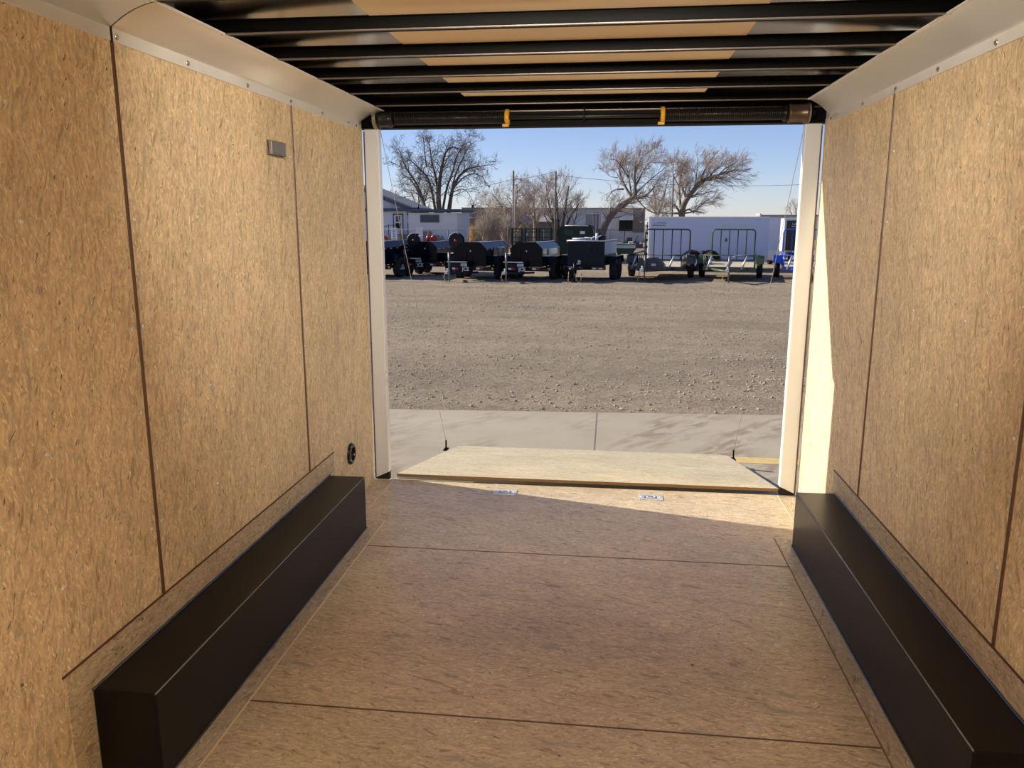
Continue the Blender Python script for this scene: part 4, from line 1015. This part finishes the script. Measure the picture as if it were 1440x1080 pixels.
a2, b2 = (pk, V(259)), (U(425), V(293)); m.prism([a2, (a2[0], a2[1]+.13), (b2[0], b2[1]+.13), b2], 'y', .1, 7.2)
m.build('gable_roof', M['roof_grey'], t)
m = MB(); m.prism([(a[0], a[1]-.28), (b[0]-.4, b[1]-.12), b, a], 'y', .02, .1); m.build('barge_board', M['trim_blue'], t)
# door, window, steps
f = MB()
for (a, b, c, d_) in ((552, 553.2, 301, 331), (565, 566.2, 301, 331), (552, 566.2, 300.5, 302)): f.box((U(a), .33, V(d_)), (U(b), .4, V(c)))
f = f.build('door_frame', M['trim_blue'], t)
dd = box('door', (U(553.2), .36, V(331)), (U(565), .399, V(302)), M['siding_white'], t)
box('door_window', (U(556), .35, V(312)), (U(562), .36, V(304)), M['window_glass'], dd); box('door_vent', (U(555.5), .35, V(322)), (U(563), .36, V(314)), M['opening_dark'], dd)
wd = MB()
wd.box((U(592), -.07, V(313)), (U(618), 0, V(302)))
wd = wd.build('window', M['trim_blue'], t)
for k in range(3):
    a = 593+k*8.3; box('pane', (U(a), -.078, V(312)), (U(a+7.0), -.07, V(303.2)), M['window_glass'], wd)
    box('sash_bar', (U(a), -.085, V(307.9)), (U(a+7.0), -.078, V(307.4)), M['trim_blue'], wd)
MB().box((U(551), -.9, 0), (U(567), .4, V(331))).box((U(547), -.9, 0), (U(551), .0, V(334))).build('door_steps', M['concrete'], t)
m = MB()
for u in (551, 567): m.tube([(U(u), -.85, V(331)), (U(u), -.85, V(317))], .03, 6)
m.tube([(U(567), -.85, V(317)), (U(551), -.85, V(317)), (U(541.5), -.85, V(321)), (U(541.5), -.85, 0)], .03, 6)
m.tube([(U(567), -.85, V(323)), (U(551), -.85, V(323))], .02, 6)
m.build('stair_rail', M['chassis_black'], t)
MB().tube([(U(573), .3, V(332)), (U(573), .3, V(298))], .035, 6).build('downpipe', M['trim_blue'], t)
MB().tube([(U(574), .25, V(303)), (U(573), .2, V(308)), (U(574.5), .2, V(314))], .07, 8).build('meter_box', M['pale_steel'], t)
for i, (a, b, c, lab) in enumerate(((558, 585, 330, 'brown panel leaning at the house left of the second loading ramp'), (594, 607, 325.5, 'brown upright panel leaning on the white house under the window'), (607, 618, 331.5, 'low grey-brown panel beside the upright one at the house wall'))):
    z1 = V(c); tag(MB().prism([(-.45, ZG), (-.38, ZG), (-.07, ZG+z1), (-.14, ZG+z1)], 'x', X_(a, Yh), X_(b, Yh)).build('leaning_panel', M['board_tan']), lab, 'panel', 'panels leaning on the house')
    C.objects[-1].location.y = 0
for o in [o for o in C.objects if o.name.startswith('leaning_panel')]: o.location = (0, Yh, 0)
tag(MB().prism([(-.35, 0), (.35, 0), (.28, .32), (.1, .5), (0, .75), (-.1, .5), (-.28, .32)], 'y', -.2, .2).build('garden_heap', M['board_tan']), 'small dark pointed heap at the foot of the white house wall', 'heap').location = (X_(622, 65.3), 65.3, ZG)
MB().box((0, 0, 0), (.01, .01, .01))
# chimney vent
MB().tube([(U(585.5), 1, V(294)), (U(585.5), 1, V(286.5))], .07, 8).build('roof_vent', M['chassis_black'], t)

# small shed beside the house
Ys = 72.6
t = empty('shed', (X_(648, Ys), Ys, ZG)); tag(t, 'narrow pale carport shed between the house and the brown building', 'shed')
U2 = lambda u: X_(u, Ys)-X_(648, Ys); V2 = lambda v: Z_(v, Ys)-ZG
MB().box((U2(637), 0, 0), (U2(651), .6, V2(306))).build('walls', M['siding_white'], t)
box('roof', (U2(636), -.1, V2(306)), (U2(653), .7, V2(303)), M['pale_steel'], t)
box('window', (U2(640), -.03, V2(323)), (U2(648), 0, V2(311)), M['board_tan'], t)
box('dark_base', (U2(637), -.1, 0), (U2(649), -.02, V2(325)), M['opening_dark'], t)

# brown building
Yb2 = 75.0
bx = X_(700, Yb2); U = lambda u: X_(u, Yb2)-bx; V = lambda v: Z_(v, Yb2)-ZG
t = empty('warehouse', (bx, Yb2, ZG)); tag(t, 'brown flat-topped building behind the bare bush, with a dark porch door', 'building')
MB().box((U(650), 0, 0), (U(718), 4, V(293))).build('walls', M['brown_wall'], t)
box('parapet_cap', (U(649.5), -.1, V(293)), (U(718), 4.1, V(291.5)), M['wood_edge'], t)
box('awning', (U(650), -1.6, V(307)), (U(668), 0, V(305)), M['siding_white'], t)
pd = box('porch_door', (U(651), -.06, V(331)), (U(659), 0, V(308)), M['opening_dark'], t)
for k in range(3): box('door_pane', (U(652.6), -.09, V(317.5+k*4)), (U(655.6), -.06, V(314.6+k*4)), M['siding_white'], pd)
box('porch_post', (U(659.5), -1.5, 0), (U(660.3), -1.4, V(306)), M['siding_white'], t)
MB().tube([(U(660), 2, V(291)), (U(660), 2, V(287))], .12, 8).build('roof_vent', M['chassis_black'], t)
# long pale building
bx = X_(820, 77); Yl = 77.0; U = lambda u: X_(u, Yl)-bx; V = lambda v: Z_(v, Yl)-ZG
t = empty('workshop_building', (bx, Yl, ZG)); tag(t, 'long low pale metal workshop building with big doors behind the trees', 'building')
MB().box((U(722), 0, 0), (U(906), 14, V(294))).build('walls', M['pale_steel'], t)
box('parapet_cap', (U(722), -.15, V(294)), (U(906.5), 14, V(292.3)), M['brown_wall'], t)
MB().prism([(-2.2, V(312.5)), (-2.2, V(311.5)), (0, V(299)), (0, V(300.5))], 'x', U(724), U(785)).build('lean_to_roof', M['lean_roof'], t)
box('lean_to_front', (U(726), -1.6, V(323)), (U(785), -1.5, V(312)), M['board_tan'], t)
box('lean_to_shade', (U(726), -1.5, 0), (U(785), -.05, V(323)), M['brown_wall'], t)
box('blue_door', (U(806), -.08, V(316)), (U(822), -.0, V(297)), M['siding_white'], t)
for k in range(3): box('high_window', (U(806+k*6), -.1, V(318.5)), (U(810.5+k*6), -.0, V(316.4)), M['opening_dark'], t)
wf_ = MB()
for (a, b, c, d_) in ((822, 823, 300, 326), (842, 843, 300, 326), (822, 843, 299.5, 301)): wf_.box((U(a), -.2, V(d_)), (U(b), 0, V(c)))
wf_.build('white_door_frame', M['siding_white'], t)
box('roller_door', (U(824), -.06, V(318)), (U(832), 0, V(302)), M['lean_roof'], t)
box('brown_post', (U(834.5), -.12, V(324)), (U(836), 0, V(298)), M['brown_wall'], t); box('brown_post', (U(839), -.12, V(324)), (U(840.5), 0, V(298)), M['brown_wall'], t)
box('pale_panel', (U(844), -.05, V(324)), (U(858), 0, V(297)), M['siding_white'], t)
box('white_canopy', (U(871), -1.2, V(309.5)), (U(889), 0, V(303)), M['siding_white'], t)
box('dark_bay', (U(870), -.06, V(325)), (U(889), 0, V(309.5)), M['opening_dark'], t)
box('brown_end_wall', (U(889), -.06, V(327)), (U(905), 0, V(294)), M['brown_wall'], t)
# far right grey roofed building
Yk = 90.0
t = empty('far_building', (X_(1100, Yk), Yk, ZG)); tag(t, 'low grey-roofed building far behind the white trailer at right', 'building')
U = lambda u: X_(u, Yk)-X_(1100, Yk); V = lambda v: Z_(v, Yk)-ZG
MB().box((U(1068), 0, 0), (U(1150), 10, V(304.5))).build('walls', M['siding_white'], t)
box('roof', (U(1066), -.4, V(304.5)), (U(1152), 10.4, V(302)), M['roof_grey'], t)
box('roof_unit', (U(1068), 1, V(302)), (U(1071), 3, V(300.5)), M['siding_white'], t)

# yard clutter and dry grass behind the fence
mat('dry_grass', (.52, .38, .20), .9, var=.25, vscale=2)
tag(MB().add([(X_(655, 56), 56, ZG+.04), (X_(770, 56), 56, ZG+.04), (X_(775, 64.5), 64.5, ZG+.04), (X_(655, 64.5), 64.5, ZG+.04)], [(0, 1, 2, 3)]).build('dry_lawn', M['dry_grass']), kind='structure')
mat('junk_dark', (.07, .07, .075), .6)
for i, (u, v0, wd, hh, mm, lab) in enumerate(((886, 330, .5, .75, 'junk_dark', 'dark machine standing behind the fence under the leaning tree'), (897, 331, .38, .45, 'brown_wall', 'small brown crate behind the fence near the white trailer'), (878, 328, .22, .9, 'pale_alu', 'narrow pale stand behind the fence near the leaning tree'), (733, 326, .4, .9, 'junk_dark', 'dark tall object behind the leftmost corral panel'))):
    Yj = 60+i*.8 if i < 3 else 56.0; m = MB(); x = X_(u, Yj)
    m.box((x-wd, Yj-.3, ZG), (x+wd, Yj+.3, ZG+hh*.6)); m.box((x-wd*.5, Yj-.2, ZG+hh*.6), (x+wd*.3, Yj+.2, ZG+hh)); m.tube([(x+wd*.7, Yj, ZG+hh*.5), (x+wd*1.1, Yj, ZG+hh*1.2)], .04, 6)
    tag(m.build('yard_clutter', M[mm], None, .02), lab, 'clutter', 'clutter behind the fence')

# ================================================================== TREES
mat('bark_dark', (.085, .070, .060), .9, var=.25, vscale=4)
mat('bark_grey', (.24, .195, .155), .9, var=.25, vscale=4)
mat('twig_grey', (.48, .40, .34), .9)
mat('twig_dark', (.20, .165, .14), .9)
mat('bark_trunk', (.19, .145, .115), .9, var=.3, vscale=5)
mat('twig_tan', (.40, .33, .26), .9)
def branch(mb, tw, p, d, L_, r, lvl, rng, wind, spread, kids, rmin):
    n = 4 if lvl > 0 else 3
    pts = [p]; q = Vector(p); dd = Vector(d)
    for i in range(n):
        dd = (dd+Vector((rng.gauss(0, .16), rng.gauss(0, .16), rng.gauss(0, .12)))+wind*.12).normalized()
        q = q+dd*(L_/n); pts.append(q.copy())
    rs = [max(rmin*.6, r*(1-.75*i/n)) for i in range(n+1)]
    (mb if lvl > 1 else tw).tube(pts, rs, 5 if lvl > 1 else 3, cap=False, sm=lvl > 1)
    if lvl == 0: return
    for k in range(kids):
        f = .2+.8*(k+rng.random())/kids; i = min(n-1, int(f*n)); b = pts[i].lerp(pts[i+1], f*n-i)
        tdir = (pts[i+1]-pts[i]).normalized()
        rv = Vector((rng.gauss(0, 1), rng.gauss(0, .8), rng.gauss(0, 1))); rv = (rv-tdir*rv.dot(tdir)).normalized()
        nd = (tdir*(1-spread*.5)+rv*spread+wind*.5).normalized()
        branch(mb, tw, b, nd, L_*rng.uniform(.42, .68), max(rmin, r*(1-.7*f)*.6), lvl-1, rng, wind, spread, kids, rmin)
def tree(u0, Y, limbs, lab, bark, twig, seed, wind=(0, 0, .35), spread=.75, kids=5, lvl=2, dens=1.0, sub=.30, rmin=.012, depth=1.0, thick=1.0, group='bare trees behind the yard', name='bare_tree'):
    rng = random.Random(seed); mb, tw = MB(), MB(); wind = Vector(wind); base = Vector((X_(u0, Y), Y, ZG))
    px = lambda p, dy: at(p[0], p[1], Y+dy)-base
    for (pts, r0, r1, dy) in limbs:
        n = len(pts); P = [px(p, dy*i/(n-1)) for i, p in enumerate(pts)]
        P2 = []
        for i in range(n-1):
            for k in range(3):
                q = P[i].lerp(P[i+1], k/3); P2.append(q)
        P2.append(P[-1]); m = len(P2)
        sm_ = P2[:]
        for _ in range(2): sm_ = [sm_[0]]+[(sm_[i-1]+sm_[i]*2+sm_[i+1])/4 for i in range(1, m-1)]+[sm_[-1]]
        rs = [(r0+(r1-r0)*(i/(m-1))**.8)*thick for i in range(m)]
        mb.tube(sm_, rs, 8, cap=True)
        tot = sum((sm_[i+1]-sm_[i]).length for i in range(m-1))
        nb = int(tot*2.1*dens)
        for k in range(nb):
            f = .22+.78*(k+rng.random())/nb; i = min(m-2, int(f*(m-1))); b = sm_[i].lerp(sm_[i+1], f*(m-1)-i)
            if b.z < 1.6 and lab.find('bush') < 0: continue
            td = (sm_[i+1]-sm_[i]).normalized(); rv = Vector((rng.gauss(0, 1), rng.gauss(0, depth), rng.gauss(0, 1))); rv = (rv-td*rv.dot(td)).normalized()
            nd = (td*.55+rv*spread+wind*.6).normalized(); rr = rs[i]
            branch(mb, tw, b, nd, (1.1+tot*sub)*rng.uniform(.5, 1.0)*(1-.45*f), max(rmin, min(rr*.42, .05)), lvl, rng, wind, spread, kids, rmin)
    t = empty(name, base); tag(t, lab, 'tree' if name != 'bare_bush' else 'bush', group)
    mb.build('trunk_and_limbs', M[bark], t); tw.build('twigs', M[twig], t)
    return t
# big dark tree behind the house
LB = [([(619, 342), (619, 305), (616, 280), (618, 255), (621, 235), (626, 212), (638, 205), (648, 212)], .95, .07, -1.5),
      ([(620, 320), (617, 275), (612, 245), (606, 225), (605, 205), (598, 192)], .5, .05, 2),
      ([(616, 325), (610, 280), (603, 250), (590, 238), (578, 225), (565, 222)], .45, .05, -2),
      ([(612, 330), (600, 296), (585, 262), (575, 250), (561, 243)], .5, .06, 3),
      ([(606, 325), (598, 290), (588, 260), (570, 236), (564, 218), (560, 208)], .45, .05, -3),
      ([(590, 275), (582, 268), (567, 266), (554, 275)], .12, .03, -1),
      ([(568, 237), (556, 230), (545, 227)], .10, .03, -1),
      ([(628, 330), (632, 290), (636, 265), (645, 248), (655, 238), (672, 234), (695, 231)], .7, .05, 2),
      ([(636, 265), (640, 245), (650, 225), (657, 208), (668, 198)], .30, .05, -3),
      ([(622, 300), (628, 262), (638, 240), (640, 222), (650, 208), (655, 195), (662, 188)], .35, .04, 3),
      ([(640, 262), (652, 248), (668, 243), (680, 250), (685, 262)], .22, .05, -2),
      ([(638, 270), (650, 264), (660, 272), (667, 288), (669, 296)], .12, .03, -2),
      ([(618, 245), (625, 232), (632, 218), (633, 205)], .2, .05, 2),
      ([(600, 235), (597, 215), (596, 198), (594, 188)], .22, .04, 1)]
tree(618, 86, LB, 'large dark spreading bare tree behind the white house', 'bark_dark', 'twig_dark', 11, wind=(.05, 0, .15), spread=.8, kids=5, lvl=2, dens=1.15, sub=.17, rmin=.014, thick=.42)
# thin tree further back between limbs
tree(590, 100, [([(588, 335), (590, 290), (587, 262)], .25, .04, 0), ([(590, 300), (580, 275), (575, 262)], .12, .03, 1), ([(589, 300), (600, 276), (604, 258)], .12, .03, 1)], 'thin pale tree seen between the limbs of the big tree', 'bark_grey', 'twig_grey', 5, dens=1.2, sub=.12, kids=4)
# clump of grey bushes and small trees
tree(700, 62, [([(724, 340), (726, 315), (735, 300), (745, 285), (748, 270)], .16, .03, 1), ([(722, 340), (718, 310), (706, 290), (692, 272)], .14, .03, -1), ([(724, 335), (722, 300), (728, 275), (726, 258)], .14, .03, 2), ([(720, 335), (706, 312), (690, 296), (682, 282)], .10, .02, 1), ([(726, 330), (738, 308), (752, 296), (764, 280)], .10, .02, -1)],
     'bushy grey bare tree at the lamp pole', 'bark_grey', 'twig_grey', 21, wind=(.0, 0, .25), spread=.85, kids=6, dens=2.2, sub=.22, rmin=.009)
tree(752, 64, [([(752, 340), (752, 305), (750, 280), (753, 262)], .15, .03, 0), ([(752, 320), (762, 295), (770, 270), (772, 255)], .10, .02, 1), ([(752, 310), (742, 292), (738, 276)], .08, .02, -1)], 'slender bare tree between the two middle poles', 'bark_grey', 'twig_grey', 22, dens=2, sub=.2, kids=6, rmin=.009)
tree(788, 61, [([(785, 342), (780, 318), (775, 300), (770, 278), (768, 262)], .16, .03, 1), ([(788, 342), (792, 310), (796, 285), (800, 262)], .15, .03, -1), ([(790, 340), (798, 312), (808, 296), (816, 284)], .13, .03, 1), ([(787, 340), (784, 305), (784, 280), (780, 258)], .13, .03, 2), ([(786, 338), (772, 316), (765, 300)], .10, .02, -1), ([(791, 335), (806, 318), (812, 300), (812, 280)], .08, .02, -1)],
     'dark-stemmed bare tree with upright fan of branches behind the green stock trailer', 'bark_dark', 'twig_grey', 23, wind=(.1, 0, .45), spread=.55, kids=6, dens=1.5, sub=.19, rmin=.009)
# leaning tree
tree(843, 62, [([(843, 346), (848, 322), (857, 305), (868, 294), (884, 281), (894, 277)], .46, .24, 0), ([(894, 277), (893, 258), (892, 240), (897, 230)], .20, .05, -1), ([(890, 279), (880, 265), (872, 245), (870, 236), (874, 228)], .18, .05, 1), ([(877, 266), (862, 266), (852, 282)], .10, .03, -1), ([(896, 279), (908, 276), (918, 266), (921, 260)], .16, .05, 1),
               ([(888, 280), (886, 258), (882, 238), (878, 222)], .12, .03, 2), ([(893, 262), (902, 245), (912, 230), (922, 222)], .10, .02, -2), ([(893, 245), (900, 225), (910, 214), (920, 208)], .08, .02, 1), ([(884, 250), (872, 230), (862, 222), (856, 226)], .08, .02, 0), ([(896, 270), (915, 252), (930, 240), (942, 232)], .08, .02, 1), ([(892, 240), (896, 222), (902, 210)], .07, .02, -1), ([(897, 281), (908, 294), (922, 300), (935, 301)], .07, .02, 1), ([(868, 250), (856, 248), (850, 240)], .05, .02, 1)],
     'bare tree with a thick leaning trunk left of the white trailer', 'bark_trunk', 'twig_grey', 31, wind=(.28, 0, .3), spread=.65, kids=6, dens=2.1, sub=.19, rmin=.010, thick=.68)
MB_ = MB().tube([at(843, 340, 62), at(841, 322, 62)], [.25, .12], 7).tube([at(843, 338, 62), at(848, 317, 61.8)], [.16, .05], 7)
lt = [o for o in C.objects if 'leaning trunk' in str(o.get('label', ''))][0]
o = MB_.build('broken_stub', M['bark_trunk']); o.parent = lt; o.location = -Vector(lt.location)
# trees behind white trailer
tree(960, 66, [([(958, 345), (958, 300), (962, 285), (972, 272), (984, 258), (996, 250), (1010, 246), (1030, 240), (1040, 238)], .40, .04, 0), ([(960, 310), (956, 285), (955, 262), (957, 245), (952, 230)], .20, .03, 1), ([(958, 305), (952, 290), (942, 285), (935, 288)], .14, .03, -1), ([(966, 282), (960, 265), (955, 245), (960, 225)], .12, .03, 2), ([(984, 258), (990, 242), (996, 228), (1004, 220)], .10, .02, -1), ([(996, 250), (1010, 235), (1018, 225)], .09, .02, 1),
               ([(1010, 246), (1022, 234), (1032, 230)], .07, .02, -1), ([(968, 278), (978, 262), (980, 240), (982, 222)], .09, .02, 1), ([(962, 300), (976, 298), (990, 285), (1004, 276)], .09, .02, 1), ([(957, 300), (935, 300), (925, 298), (915, 282)], .12, .03, -1), ([(955, 262), (945, 245), (948, 228)], .08, .02, 1), ([(958, 303), (968, 292), (976, 300)], .1, .06, 0)],
     'bare tree with a long limb reaching right behind the white trailer', 'bark_trunk', 'twig_grey', 41, wind=(.38, 0, .22), spread=.6, kids=6, dens=2.1, sub=.19, rmin=.010, thick=.8)
tree(922, 70, [([(925, 345), (924, 300), (920, 275), (918, 262)], .18, .03, 0), ([(924, 305), (932, 285), (936, 265), (940, 250)], .12, .03, 1), ([(924, 300), (912, 285), (905, 276)], .09, .02, 1)], 'small bare tree between the leaning tree and the long-limbed tree', 'bark_grey', 'twig_grey', 43, wind=(.2, 0, .25), dens=1.4, sub=.15, kids=5, rmin=.009)
tree(1118, 108, [([(1120, 335), (1120, 305), (1118, 288)], .15, .03, 0), ([(1120, 315), (1112, 298), (1108, 290)], .08, .02, 1)], 'faint bare tree far off beside the right jamb', 'bark_grey', 'twig_grey', 44, dens=1.5, sub=.2, kids=4)
# round tan bush
def bush(u, Y, v0, vt, hwpx, lab, tw, seed, n=90, ht=1.0):
    rng = random.Random(seed); base = Vector((X_(u, Y), Y, ZG)); m = MB(); tb = MB()
    Ht = Z_(vt, Y)-ZG; wd = abs(X_(u+hwpx, Y)-X_(u, Y))
    for i in range(n):
        a = rng.random()*6.28; s = rng.random()**.6; x0, y0 = .25*math.cos(a), .25*math.sin(a)
        top = Vector((wd*s*math.cos(a), wd*.8*s*math.sin(a), Ht*(1-.45*s*s)*rng.uniform(.75, 1.05)))
        mid = Vector((x0, y0, 0)).lerp(top, .5)+Vector((-.12*math.cos(a)*s, 0, Ht*.08))
        pts = [Vector((x0, y0, 0)), mid, top]; m.tube(pts, [.028, .018, .006], 4, cap=False)
        for k in range(9):
            f = rng.uniform(.25, 1); p = pts[0].lerp(mid, f*2) if f < .5 else mid.lerp(top, f*2-1)
            d = Vector((rng.gauss(0, .5), rng.gauss(0, .5), rng.uniform(.4, 1))).normalized()*rng.uniform(.25, .6)
            tb.tube([p, p+d*.5+Vector((rng.gauss(0, .04), 0, .02)), p+d], [.010, .008, .004], 3, cap=False)
    t = empty('bare_bush', base); tag(t, lab, 'bush', 'bare bushes behind the fence'); m.build('stems', M[tw], t); tb.build('twigs', M[tw], t)
bush(688, 58, 348, 294, 22, 'large rounded tan bare bush behind the fence', 'twig_tan', 51, 150)
bush(713, 59, 345, 302, 16, 'smaller grey bare bush against the lamp pole', 'twig_grey', 52, 90)
mat('reed', (.62, .42, .22), .9)
bush(664.5, 57, 345, 318, 3.5, 'small clump of orange dry grass by the porch', 'reed', 53, 50)
bush(735, 66, 345, 316, 12, 'low grey bush behind the leftmost corral panel', 'twig_dark', 54, 60)
